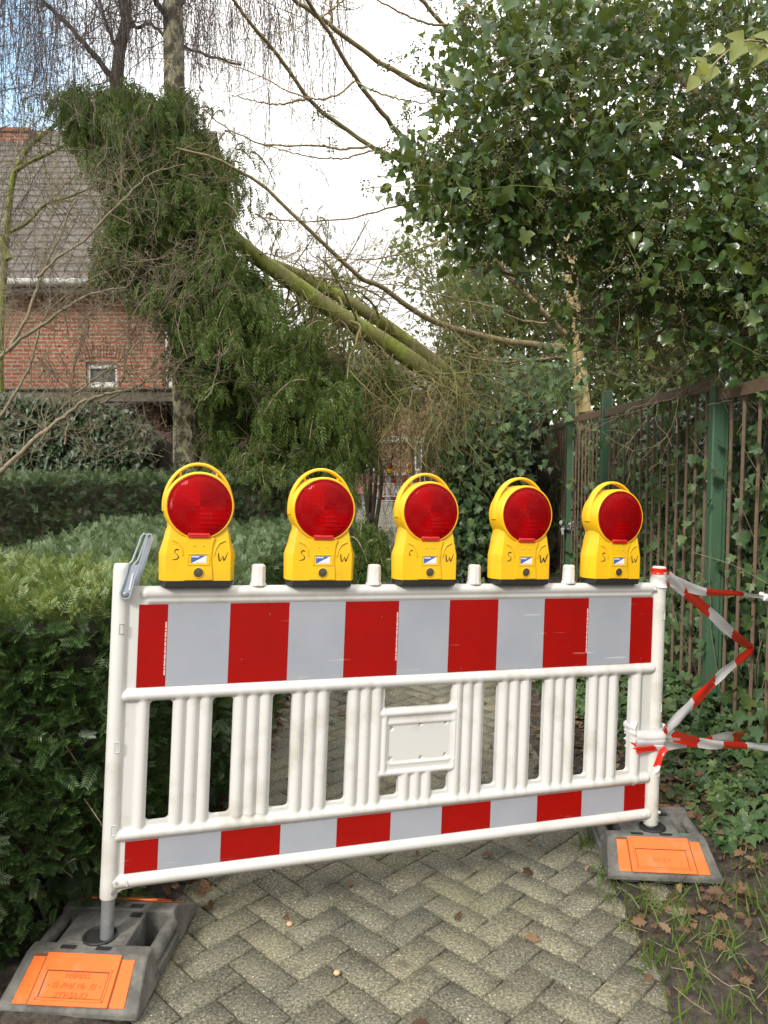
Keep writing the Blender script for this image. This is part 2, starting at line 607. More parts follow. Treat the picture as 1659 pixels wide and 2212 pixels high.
def mk_brick(name, c1, c2, mort, scale):
    m, nt, b = newmat(name)
    t = nt.nodes.new('ShaderNodeTexCoord')
    mp = nd(nt, 'ShaderNodeMapping', {'Vector': t.outputs['Object'], 'Rotation': (R(90), 0, 0)})
    br = nd(nt, 'ShaderNodeTexBrick', {'Vector': mp.outputs[0], 'Color1': c4(c1), 'Color2': c4(c2), 'Mortar': c4(mort), 'Scale': scale,
                                       'Mortar Size': .012, 'Brick Width': .22, 'Row Height': .07, 'Bias': 0.0})
    c = mixrgb(nt, 1.0, br.outputs['Color'], ramp(nt, noise(nt, 1.2, 6), [(.35, (.7, .68, .66)), (.65, (1.1, 1.1, 1.1))]), 'MULTIPLY')
    nt.links.new(c, b.inputs['Base Color'])
    b.inputs['Roughness'].default_value = .9
    bumpto(nt, b, br.outputs['Fac'], -.4, .01)
    return m


M['brick'] = mk_brick('red_brick', (.36, .105, .058), (.26, .075, .045), (.32, .26, .20), 1.0)
M['brickfar'] = mk_brick('orange_red_brick', (.34, .12, .07), (.28, .09, .05), (.3, .24, .2), 1.0)
M['tile'] = plain('grey_brown_roof_tile', (.085, .072, .062), .8, (.15, .13, .115), 7, .3, 40)

# ================================================================ THE SETTING
mb = MB()
mb.add([(-120, -40, -.03), (120, -40, -.03), (120, 260, -.03), (-120, 260, -.03)], [(0, 1, 2, 3)])
tag(mb.build('ground', M['soil']), kind='structure')


def paving():
    w = .1065
    V, F = [], []
    c45 = math.cos(R(45))
    for a in range(-140, 260):
        for b in range(-90, 90):
            ox, oy = a + 2 * b, a - 2 * b
            for (x0, y0, dx, dy) in ((ox, oy, 2, 1), (ox, oy + 1, 1, 2)):
                cx, cy = (x0 + dx / 2) * w, (y0 + dy / 2) * w
                X, Y = (cx - cy) * c45 + .05, (cx + cy) * c45 + .35
                edge = .97
                if not (-.74 < X < edge and .6 < Y < 27): continue
                h = random.uniform(-.002, .002)
                tx, ty = random.gauss(0, .008), random.gauss(0, .008)
                g, bv = .0022, .0028
                base = len(V)
                for (ins, z) in ((g, -.012), (g + bv * .4, -.004), (g + bv, 0)):
                    for (sx, sy) in ((-1, -1), (1, -1), (1, 1), (-1, 1)):
                        px = cx + sx * (dx * w / 2 - ins)
                        py = cy + sy * (dy * w / 2 - ins)
                        lx, ly = (px - cx), (py - cy)
                        V.append(((px - py) * c45 + .05, (px + py) * c45 + .35, z + h + lx * tx + ly * ty))
                for k in (0, 4):
                    for j in range(4):
                        F.append((base + k + j, base + k + (j + 1) % 4, base + k + 4 + (j + 1) % 4, base + k + 4 + j))
                F.append((base + 8, base + 9, base + 10, base + 11))
    # a row of half sunk edging stones along the soil
    for (X, Y, dz, a) in ((.965, 2.56, .012, 4), (.90, 2.02, .010, -6), (.91, 1.75, .006, 3), (.93, 3.4, .0, 2), (.93, 3.8, .0, -2), (.94, 4.2, .004, 1), (.93, 4.65, .0, -3)):
        base = len(V)
        ca, sa = math.cos(R(a)), math.sin(R(a))
        for (ins, z) in ((0, -.05), (0, dz - .006), (.006, dz)):
            for (sx, sy) in ((-1, -1), (1, -1), (1, 1), (-1, 1)):
                x, y = sx * (.05 - ins), sy * (.105 - ins)
                V.append((X + x * ca - y * sa, Y + x * sa + y * ca, z))
        for k in (0, 4):
            for j in range(4):
                F.append((base + k + j, base + k + (j + 1) % 4, base + k + 4 + (j + 1) % 4, base + k + 4 + j))
        F.append((base + 8, base + 9, base + 10, base + 11))
    tag(np_obj('path', V, [np.array(F)], M['paver']), kind='structure')
    mb = MB()
    mb.add([(-.78, .4, -.009), (.9, .4, -.009), (.9, 27, -.009), (-.78, 27, -.009)], [(0, 1, 2, 3)])
    tag(mb.build('path_joints', M['joint']), kind='structure')


paving()


def soft_noise(x, y, seed=0, oct=4, f=1.0):
    r = np.random.default_rng(seed)
    h = np.zeros_like(x)
    a = 1.0
    for _ in range(oct):
        for _ in range(4):
            k = r.normal(size=2) * f * 3
            h += a * np.sin(k[0] * x + k[1] * y + r.uniform(0, 6.28)) / 4
        a *= .5
        f *= 2.1
    return h


def verge_z(x, y):
    e = .745 + .022 * np.sin(y * 2.3) + .012 * np.sin(y * 9.1)
    t = np.clip((x - e) / .16, 0, 1)
    return -.012 + .03 * t + .012 * soft_noise(x, y, 3, 5, 2.2) * t + .10 * np.clip((x - 1.25) / .6, 0, 1) ** 1.5 - .02 * np.exp(-((x - 1.02) / .25) ** 2 - ((y - 2.9) / .4) ** 2)


def grid_sheet(name, xs, ys, zf, mat, kind='structure'):
    X, Y = np.meshgrid(xs, ys)
    Z = zf(X, Y)
    n, m = X.shape
    i = (np.arange(n - 1)[:, None] * m + np.arange(m - 1)[None]).ravel()
    F = np.stack([i, i + 1, i + m + 1, i + m], -1)
    return tag(np_obj(name, np.stack([X, Y, Z], -1), [F], mat, smooth=True), kind=kind)


grid_sheet('verge', np.linspace(.66, 2.6, 160), np.linspace(.9, 16, 420), verge_z, M['soil'])


def left_z(x, y):
    t = np.clip((-.66 - x) / .12, 0, 1)
    return -.014 + .03 * t + .012 * soft_noise(x, y, 8, 4, 2.5) * t


grid_sheet('flower_bed', np.linspace(-3.2, -.58, 120), np.linspace(.9, 9, 200), left_z, M['soil'])

# ================================================================ THE BARRIER
POSE_R = [[0.941631544318319, -0.33571631775163313, 0.024991773446122058],
          [0.025049097882537223, -0.004160341426706885, -0.9996775651451243],
          [0.33571204541983424, 0.9419539508672904, 0.004491882181604145]]
POSE_T = [-0.7354036673995826, 0.27620635517622166, 2.310818993701183]
C2W = Matrix(((1, 0, 0), (0, -SP, CP), (0, -CP, -SP)))
MBAR = (C2W @ Matrix(POSE_R)).to_4x4()
MBAR.translation = C2W @ Vector(POSE_T) + Vector((0, 0, CAM_H))
SH = .014                           # the old panel has sagged a little out of square


def shear(V):
    V = np.asarray(V, float).reshape(-1, 3).copy()
    V[:, 0] += SH * V[:, 2]
    return V


def bar_xf(mbx):
    mbx.v = [tuple(p) for p in shear(mbx.v)]
    return mbx


def cap(X, Z, c, xs, xe, hw, ht, vertical=False):
    """a rounded rib from xs to xe along one axis, centred at c on the other"""
    A, B = (Z, X) if vertical else (X, Z)
    dx = np.maximum(np.maximum(xs - A, A - xe), 0)
    u = ((B - c) ** 2 + dx ** 2) / hw ** 2
    return ht * np.sqrt(np.clip(1 - u, 0, 1))


W = .1868
SLOTS = []
for k in range(10):
    if k in (4, 5): continue
    SLOTS.append((.042 + k * W, .110 + k * W - (.004 if k else 0) - (.008 if k > 5 else 0), -.654, -.291))
WIN = [(.793, 1.041, -.362, -.288), (.787, .853, -.655, -.586), (.973, 1.036, -.655, -.583)]
HOLES = SLOTS + WIN


def hole_sdf(X, Z, r=.013):
    d = np.full(X.shape, 9.0)
    for (a, b, c, e) in HOLES:
        qx = np.abs(X - (a + b) / 2) - ((b - a) / 2 - r)
        qz = np.abs(Z - (c + e) / 2) - ((e - c) / 2 - r)
        s = np.sqrt(np.maximum(qx, 0) ** 2 + np.maximum(qz, 0) ** 2) + np.minimum(np.maximum(qx, qz), 0) - r
        d = np.minimum(d, s)
    return d


def panel_height(X, Z):
    hs = [np.full(X.shape, .0095)]
    hs.append(cap(X, Z, .034, .022, 1.862, .021, .024))
    hs.append(cap(X, Z, .012, .030, 1.85, .013, .017))
    hs.append(cap(X, Z, -.272, -.026, 1.868, .020, .027))
    hs.append(cap(X, Z, -.686, -.034, 1.86, .019, .026))
    hs.append(cap(X, Z, -.824, -.03, 1.87, .021, .027))
    hs.append(cap(X, Z, .024, -.685, -.27, .018, .022, True))          # left and right stiles beside the slots
    hs.append(cap(X, Z, 1.806, -.69, -.27, .021, .024, True))
    xr = [.110 + k * W - (.004 if k else 0) - (.008 if k > 5 else 0) for k in range(10)]
    for k in range(9):
        a = xr[k] if k != 4 else xr[4]
        b = .042 + (k + 1) * W
        a, b = (a, b)
        for t in (.17, .5, .83):
            x = a + (b - a) * t
            if k in (3,):
                hs.append(cap(X, Z, x, -.685, -.27, .0195, .022, True))
            elif k == 4:
                hs.append(cap(X, Z, x, -.685, -.58, .0195, .022, True))
            else:
                hs.append(cap(X, Z, x, -.685, -.27, .0195, .022, True))
    # sign plate with its rounded frame
    inpl = (X > .80) & (X < 1.05) & (Z < -.37) & (Z > -.58)
    h = np.stack(hs)
    h = np.where(inpl[None] & (np.arange(len(h))[:, None, None] > 5), 0.0095, h)
    p = 7.0
    out = (h ** p).sum(0) ** (1 / p)
    fr = np.stack([cap(X, Z, -.376, .79, 1.045, .016, .024), cap(X, Z, -.575, .785, 1.045, .014, .022), cap(X, Z, .796, -.57, -.38, .014, .022, True), cap(X, Z, 1.05, -.57, -.38, .014, .022, True)])
    out = np.maximum(out, fr.max(0))
    # plate: a shallow tray
    qx = np.abs(X - .924) - (.119 - .012)
    qz = np.abs(Z + .476) - (.066 - .012)
    s = np.sqrt(np.maximum(qx, 0) ** 2 + np.maximum(qz, 0) ** 2) + np.minimum(np.maximum(qx, qz), 0) - .012
    out = np.where(inpl & (s < .006), np.where(s < -.003, .0125, .0175), out)
    for (px, pz) in ((.822, -.428), (.925, -.418), (1.02, -.42), (.82, -.527), (.93, -.533), (1.02, -.53)):
        out = np.where((X - px) ** 2 + (Z - pz) ** 2 < .004 ** 2, .004, out)
    return out


def panel_parts(root, mat):
    gx = np.unique(np.round(np.concatenate([np.arange(-.05, 1.885, .0042)]), 5))
    gz = np.arange(-.8455, .0556, .0042)
    X, Z = np.meshgrid(gx, gz)
    d = hole_sdf(X, Z)
    e = 1e-4
    gxx = (hole_sdf(X + e, Z) - hole_sdf(X - e, Z)) / (2 * e)
    gzz = (hole_sdf(X, Z + e) - hole_sdf(X, Z - e)) / (2 * e)
    near = np.abs(d) < .0027
    X2 = np.where(near, X - d * gxx, X)
    Z2 = np.where(near, Z - d * gzz, Z)
    H = panel_height(X2, Z2)
    n, m = X.shape
    cx = (X[:-1, :-1] + X[1:, 1:]) / 2
    cz = (Z[:-1, :-1] + Z[1:, 1:]) / 2
    dc = (X2[:-1, :-1] + X2[1:, :-1] + X2[:-1, 1:] + X2[1:, 1:]) / 4, (Z2[:-1, :-1] + Z2[1:, :-1] + Z2[:-1, 1:] + Z2[1:, 1:]) / 4
    keep = hole_sdf(cx, cz) > 0
    NV = n * m
    V = np.concatenate([np.stack([X2, -H, Z2], -1).reshape(-1, 3), np.stack([X2, H, Z2], -1).reshape(-1, 3)])
    idx = np.arange(NV).reshape(n, m)
    a, b, c, d4 = idx[:-1, :-1], idx[:-1, 1:], idx[1:, 1:], idx[1:, :-1]
    # which part a cell belongs to
    lab = np.full(cx.shape, 0)
    lab[cz > 0] = 1
    lab[(cz <= -.25) & (cz > -.292)] = 2
    lab[(cz <= -.66) & (cz > -.706)] = 3
    lab[cz <= -.803] = 4
    lab[(cz <= -.706) & (cz > -.803)] = 5
    mid = (cz <= -.292) & (cz > -.66)
    lab[mid & (cx < .08)] = 6
    lab[mid & (cx > 1.755)] = 7
    for k in range(9):
        lo, hi = .076 + k * W, .076 + (k + 1) * W
        lab[mid & (cx >= lo) & (cx < hi)] = 10 + k
    lab[mid & (cx > .79) & (cx < 1.056) & (cz < -.36) & (cz > -.586)] = 8
    lab[mid & (cx > .853 - .03) & (cx < 1.0) & (cz <= -.586)] = 9
    names = {0: 'backing_board', 1: 'rail', 2: 'rail', 3: 'rail', 4: 'rail', 5: 'backing_board', 6: 'stile', 7: 'stile', 8: 'sign_plate', 9: 'slat'}
    kp = np.pad(keep, 1)
    for L in sorted(set(lab[keep].ravel())):
        s = keep & (lab == L)
        F = [np.stack([a[s], b[s], c[s], d4[s]], -1), np.stack([d4[s] + NV, c[s] + NV, b[s] + NV, a[s] + NV], -1)]
        for (nb, e1, e2) in ((kp[:-2, 1:-1], a, b), (kp[2:, 1:-1], c, d4), (kp[1:-1, :-2], d4, a), (kp[1:-1, 2:], b, c)):
            q = s & ~nb
            F.append(np.stack([e2[q], e1[q], e1[q] + NV, e2[q] + NV], -1))
        F = np.concatenate(F)
        u, inv = np.unique(F, return_inverse=True)
        o = np_obj(names.get(L, 'slat'), shear(V[u]), [inv.reshape(F.shape)], mat, root, smooth=True)
        o.data.set_sharp_from_angle(angle=R(62))


def sheet(root, x0, xs, z0, z1, name, text=None):
    """a strip of red and white sheeting, red first"""
    mb = MB()
    t0, t1 = -.0098, -.0112
    for i in range(len(xs) - 1):
        mb.cur = i % 2
        a, b = x0 + xs[i], x0 + xs[i + 1]
        if i < len(xs) - 2: b -= .0004
        n = 1
        mb.box(((a + b) / 2, (t0 + t1) / 2, (z0 + z1) / 2), (b - a, t0 - t1, z1 - z0))
    if text:
        mb.cur = 2
        for (x, za) in text:
            z = za
            k = 0
            while z < za + .155:
                l = (.016, .007, .019, .015, .012, .005, .014, .009)[k % 8]
                mb.box((x - .0045, t1 - .0004, z + l / 2), (.0042, .0008, l))
                z += l + .0022
                k += 1
    bar_xf(mb)
    return mb.build(name, [M['red_sheet'], M['white_sheet'], M['print']], root)


def make_barrier(label, group, mat4, with_hook=True):
    root = thing('traffic_barrier', (0, 0, 0), label, 'barrier', group, mat=mat4)
    panel_parts(root, M['white'])
    X1 = [0] + [.0843 + W * i for i in range(10)] + [.0843 + 9 * W + .0993]
    sheet(root, 0, X1, -.249, -.001, 'reflective_sheet', [(.0843, -.215), (.0843 + 4 * W, -.20), (.0843 + 8 * W, -.20)])
    X2 = [0] + [.0956 + W * i for i in range(10)] + [.0956 + 9 * W + .0943]
    sheet(root, -.0125, X2, -.8015, -.7075, 'reflective_sheet')
    # posts
    for (x, zt, zb, rr, mt) in ((-.053, .122, -.870, .0245, 'white'), (1.897, .116, -.868, .0275, 'white_old')):
        mb = MB()
        prof = [(rr * .80, zt), (rr * .93, zt - .004), (rr, zt - .02), (rr, zb + .07), (rr * 1.03, zb + .05), (rr * 1.03, zb + .004), (rr * .96, zb)]
        mb.lathe(prof, 28, (x, 0, 0), 'z')
        # web that joins the post to the panel, top corner gusset
        s = 1 if x < 0 else -1
        mb.prism([(x + s * .015, .048), (x + s * .09, .045), (x + s * .09, -.845), (x + s * .035, -.85), (x + s * .015, -.865)], -.008, .008)
        # stamped rectangles down the post
        for z in (-.07, -.42, -.665, .04 if x > 0 else -.07):
            px = x + (.006 if x < 0 else .004)
            for (dx, dz, w, h) in ((-.007, 0, .0016, .03), (.007, 0, .0016, .03), (0, .015, .0156, .0016), (0, -.015, .0156, .0016)):
                mb.box((px + dx, -rr * .985, z + dz), (w, .003, h))
        # moulded studs by the lower corner
        for (dx, dz, r) in ((.014, -.815, .006), (.046 * s, -.822, .007), (.035 * s, .03, .006) if x > 0 else (.05, -.83, .003)):
            mb.lathe([(r, -.032), (r * .8, -.036), (.0005, -.0365)], 12, (x + dx, .002 + (.0045 if abs(dx) > .03 else 0), dz), 'y')
        bar_xf(mb)
        p = mb.build('post', M[mt], root, angle=35)
        mb = MB()
        mb.lathe([(.006, -.0265), (.005, -.031), (.0005, -.0315)], 12, (x + .012, 0, -.847), 'y')
        bar_xf(mb)
        mb.build('bolt', M['steel'], p, angle=35)
        mb = MB()
        mb.lathe([(.0195, -.86), (.0195, -.985 - (.03 if x < 0 else -.07))], 24, (x, 0, 0), 'z')
        bar_xf(mb)
        mb.build('foot_tube', M['steel'], root, angle=35)
    # four pegs that hold lamps
    for x in (.356, .742, 1.112, 1.495):
        mb = MB()
        oct_ = lambda r, d, z: [(x + r * math.cos(R(22.5 + 45 * j)) * 1.08, d * math.sin(R(22.5 + 45 * j)) * 1.08, z) for j in range(8)]
        mb.loft([oct_(.0255, .024, .052), oct_(.0255, .024, .058), oct_(.022, .021, .064), oct_(.0205, .020, .115), oct_(.016, .016, .1205)])
        bar_xf(mb)
        mb.build('peg', M['white'], root, bevel=.0015)
    if with_hook:
        mb = MB()
        for y in (-.034, .004):
            out = [(-.0585, .037), (-.055, .05), (-.0425, .098), (-.038, .122), (-.0275, .134), (-.0125, .180), (-.006, .203), (.003, .2155), (.0135, .212), (.0165, .197), (.007, .155), (-.002, .118), (-.0155, .075), (-.0215, .045), (-.027, .023), (-.041, .016), (-.055, .022)]
            if y > 0: out = [(a + .016, b - .002) for a, b in out]
            P = [Vector((a, y, b)) for a, b in out]
            ring = []
            ins = []
            c = [Vector((a, y, b)) for a, b in out]
            n = len(P)
            for i in range(n):
                t = (P[(i + 1) % n] - P[i - 1]).normalized()
                nn = Vector((t.z, 0, -t.x))
                ins.append(P[i] + nn * .0055)
            rings = [[(p.x, y - .006, p.z) for p in P], [(p.x, y - .006, p.z) for p in ins], [(p.x, y + .006, p.z) for p in ins], [(p.x, y + .006, p.z) for p in P]]
            V = [p for r_ in rings for p in r_]
            F = []
            for k in range(4):
                for j in range(n):
                    j2 = (j + 1) % n
                    F.append((k * n + j, k * n + j2, ((k + 1) % 4) * n + j2, ((k + 1) % 4) * n + j))
            mb.add(V, F)
            low = [i for i in range(n) if out[i][1] < (.128 if y < 0 else .3)]
            plate = [ins[i] for i in range(n) if out[i][1] < .128] if y < 0 else ins
            mb.loft([[(p.x, y - .0015, p.z) for p in plate], [(p.x, y + .0025, p.z) for p in plate]])
        bar_xf(mb)
        h = mb.build('hook_latch', M['greyplastic'], root, bevel=.0012)
        mb = MB()
        mb.lathe([(.0085, -.035), (.0085, -.039), (.0055, -.0405), (.0055, -.044), (.002, -.044)], 6, (-.041, 0, .033), 'y')
        bar_xf(mb)
        mb.build('bolt', M['steel'], h, bevel=.0006)
        mb = MB()
        mb.prism([(-.0335, .045), (-.0285, .045), (-.0205, .094), (-.0245, .094)], -.0375, -.0355)
        bar_xf(mb)
        mb.build('slot', M['mirror'] if False else M['paper'], h)
    return root


barrier = make_barrier('long white plastic barrier with red and white sheeting, carrying five large yellow lamps', 'traffic barriers', MBAR)


# ================================================================ WARNING LAMPS
def make_lamp(label, group):
    root = thing('warning_lamp', (0, 0, 0), label, 'warning lamp', group)
    RZ, RR = .245, .1065

    def oct_(z, wf, wm, d):
        return [(-wf, -d, z), (wf, -d, z), (wm, -d * .35, z), (wm, d * .35, z), (wf, d, z), (-wf, d, z), (-wm, d * .35, z), (-wm, -d * .35, z)]
    mb = MB()
    mb.loft([oct_(.019, .0965, .111, .050), oct_(.100, .0965, .113, .050), oct_(.106, .0955, .1115, .050), oct_(.140, .090, .1005, .048), oct_(.166, .0865, .095, .046), oct_(.180, .0840, .090, .043), oct_(.195, .085, .090, .040)])
    mb.lathe([(.088, -.046), (.0955, -.053), (.0985, -.0545), (.1020, -.0515), (.1040, -.043), (.1040, .030), (.0985, .047), (.06, .05), (.001, .05)], 56, (0, 0, RZ), 'y', caps=False)
    # middle panel of the face with its arched shoulders
    mb.prism([(-.043, .0215), (.043, .0215), (.0375, .085), (.040, .125), (.047, .150), (-.047, .150), (-.040, .125), (-.0375, .085)], -.0535, -.045)
    for s in (-1, 1):
        P = [(s * x, -.0505, z) for x, z in ((.046, .095), (.050, .118), (.060, .134), (.078, .143))]
        mb.tube(P, [.0022] * 4, 6)
    body = mb.build('body', M['yellow'], root, bevel=.0018, angle=40)
    # frame round the sticker, small pips
    mb = MB()
    for (dx, dz, w, h) in ((-.031, .0845, .003, .033), (.031, .0845, .003, .033), (0, .1005, .065, .003), (0, .0685, .065, .003)):
        mb.box((dx, -.0538, dz), (w, .003, h))
    for x in (-.014, .012):
        mb.lathe([(.0032, -.053), (.0026, -.0555), (.0005, -.0557)], 10, (x, 0, .1265), 'y')
    mb.build('sticker_frame', M['yellow'], body, bevel=.0008)
    # carrying handle
    mb = MB()
    arc = []
    for i in range(33):
        q = R(-8 + (196) * i / 32)
        x = .1030 * math.cos(q)
        z = RZ + .129 * math.sin(q)
        arc.append((x, .004, z))
    rings = []
    for i, p in enumerate(arc):
        q = R(-8 + 196 * i / 32)
        nx, nz = math.cos(q), math.sin(q)
        w, d = .0048, .017
        rings.append([(p[0] + nx * a, p[1] + b, p[2] + nz * a) for a, b in ((-w, -d * .8), (-w * .4, -d), (w * .6, -d * .9), (w, -d * .5), (w, d * .5), (w * .6, d * .9), (-w * .4, d), (-w, d * .8))])
    mb.loft(rings)
    for s in (-1, 1):
        q = R(90 - s * 33)
        a, b = Vector((math.cos(q) * .099, .004, RZ + math.sin(q) * .099)), Vector((math.cos(q) * .112 * .93, .004, RZ + math.sin(q) * .1225))
        mb.tube([a, (a + b) / 2, b], [.006, .0042, .006], 8)
    mb.build('handle', M['yellow'], root, bevel=.001, angle=50)
    # lens: reflector bowl in four tilted facets behind a ribbed dome
    mb = MB()
    mb.lathe([(.0957, -.0500), (.0957, -.0545), (.0915, -.0565), (.0885, -.0555), (.086, -.0575), (.07, -.0605), (.05, -.0630), (.03, -.0645), (.012, -.0652), (.0008, -.0654)], 56, (0, 0, RZ), 'y', caps=False)
    lens = mb.build('lens', M['lens'], root, angle=60)
    mb = MB()
    cell = .0135
    for i in range(-7, 7):
        for j in range(-7, 7):
            x0, z0 = i * cell, j * cell
            xc, zc = x0 + cell / 2, z0 + cell / 2
            if math.hypot(xc, zc) > .091: continue
            # mirror cells: upper ones look down, lower ones look up, side cells sideways, as moulded
            ph = math.atan2(zc, xc)
            ty = .10 + .24 * math.sin(2 * ph + 3.4) - .14 * math.sin(ph)
            tx = .16 * math.cos(2 * ph + .5)
            V = [(x, -.0475 + (z - zc) * ty + (x - xc) * tx, RZ + z) for x, z in ((x0, z0), (x0 + cell, z0), (x0 + cell, z0 + cell), (x0, z0 + cell))]
            mb.add(V, [(0, 1, 2, 3)])
    mb.lathe([(.0945, -.0455), (.0005, -.0455)], 40, (0, 0, RZ), 'y', caps=False)
    mb.build('reflector', M['mirror'], lens)
    mb = MB()
    mb.prism([(-.032, .1495), (.030, .1495), (.033, .1555), (.030, .164), (-.032, .164), (-.035, .1555)], -.0585, -.046)
    mb.prism([(-.027, .1555), (.024, .1555), (.024, .161), (-.027, .161)], -.0605, -.058)
    mb.build('lens_tab', M['red_clear'], root, bevel=.0015)
    mb = MB()
    mb.loft([oct_(.0, .0945, .106, .048), oct_(.0195, .0955, .109, .049)])
    mb.build('base', M['black'], root, bevel=.002)
    mb = MB()
    mb.lathe([(.0165, -.0525), (.0165, -.0555), (.0145, -.0560), (.0142, -.0545)], 28, (0, 0, .0445), 'y', caps=False)
    mb.build('lock_ring', M['yellow'], root, angle=40)
    mb = MB()
    mb.lathe([(.0142, -.0525), (.0142, -.0552), (.011, -.0556), (.011, -.0545), (.0055, -.0548), (.005, -.057), (.0004, -.057)], 24, (0, 0, .0445), 'y', caps=False)
    mb.build('lock', M['lock'], root, angle=40)
    # sticker: blue and white halves with a line of pale and a line of dark print
    mb = MB()
    y0, y1 = -.0537, -.0543
    mb.cur = 1
    mb.prism([(-.0225, .0725), (.0225, .0725), (.0225, .0965)], y1, y0)
    mb.cur = 0
    mb.prism([(-.0225, .0729), (.0221, .0965), (-.0225, .0965)], y1, y0)
    mb.cur = 1
    x = -.0212
    for w in (.0028, .0022, .003, .0024, .0028, .0022, .0026):
        mb.box((x + w / 2, y1 - .0002, .0926), (w, .0004, .0042))
        x += w + .0007
    mb.cur = 2
    x = -.010
    for w in (.003, .0022, .004, .0024, .003, .0026, .0036, .0022):
        mb.box((x + w / 2, y1 - .0002, .0755), (w, .0004, .0016))
        x += w + .0008
    mb.build('sticker', [M['blue'], M['paper'], M['print']], root)
    return root


def letters(root, sv, wv):
    """the S and W scrawled in marker pen"""
    for (ch, v) in (('S', sv), ('W', wv)):
        if ch == 'S':
            P = [(.012, .013), (.006, .0155), (.0005, .012), (.001, .005), (.006, .001), (.0105, -.005), (.009, -.012), (.001, -.015), (-.007, -.0155)] if v != 2 else [(.007, .014), (.002, .0155), (-.002, .011), (-.002, .004), (.002, .0005)]
            cx, cz = -.070, .0985
        else:
            P = [(-.013, .012), (-.0115, -.002), (-.009, -.013), (-.003, -.006), (.0, .003), (.002, -.004), (.0045, -.012), (.009, -.002), (.0155, .014)]
            cx, cz = .0715, .0925
        k = 1 + .1 * v
        pts = [(cx + x * k, -.0507, cz + z * k) for x, z in smooth_path([(x, z, 0) for x, z in P], 20)[:, :2]]
        mb = MB()
        mb.tube(pts, [.0014 + .0007 * math.sin(i * .55) for i in range(len(pts))] if v != 1 else [.0022] * len(pts), 6, sq=(1, 1))
        for i, p in enumerate(mb.v):
            mb.v[i] = (p[0], -.0502 + (p[1] + .0507) * .25, p[2])
        mb.build('letter_' + ch.lower() + '_mark', M['marker'], root)


LAMPS = [(.165, 'red yellow-cased warning lamp standing closest to the grey hook latch of the barrier', 0, 0, (0, 0, 0)),
         (.552, 'red yellow-cased warning lamp standing between the first and second white pegs from the hook', 0, 0, (.012, .004, -.02)),
         (.922, 'red yellow-cased warning lamp with a half worn away S, middle of the row', 2, 0, (0, -.004, -.01)),
         (1.285, 'red yellow-cased warning lamp with a thick bold W, second from the taped post', 0, 1, (.005, .003, .015)),
         (1.672, 'red yellow-cased warning lamp standing right beside the tape-wrapped post', 0, 0, (.004, .008, .01))]
protol = None
LAMPBASE = []
for i, (x, lab, sv, wv, rot) in enumerate(LAMPS):
    if protol is None:
        o = protol = make_lamp(lab, 'red lamps on the barrier')
    else:
        o = copy_tree(protol)
        o['label'] = lab
    LAMPBASE.append(o)
for o, (x, lab, sv, wv, rot) in zip(LAMPBASE, LAMPS):
    from mathutils import Euler
    o.matrix_world = MBAR @ Matrix.Translation((x + SH * .055, 0, .0535)) @ Euler(rot).to_matrix().to_4x4()
    letters(o, sv, wv)


# ================================================================ RUBBER FEET
def font_mesh(txt, size, depth):
    cu = bpy.data.curves.new('txt', 'FONT')
    cu.body = txt
    cu.size = size
    cu.extrude = depth
    cu.align_x = 'CENTER'
    cu.shear = .18
    cu.resolution_u = 2
    o = bpy.data.objects.new('txt', cu)
    COL.objects.link(o)
    bpy.context.view_layer.update()
    me = bpy.data.meshes.new_from_object(o.evaluated_get(bpy.context.evaluated_depsgraph_get()))
    bpy.data.objects.remove(o)
    return me


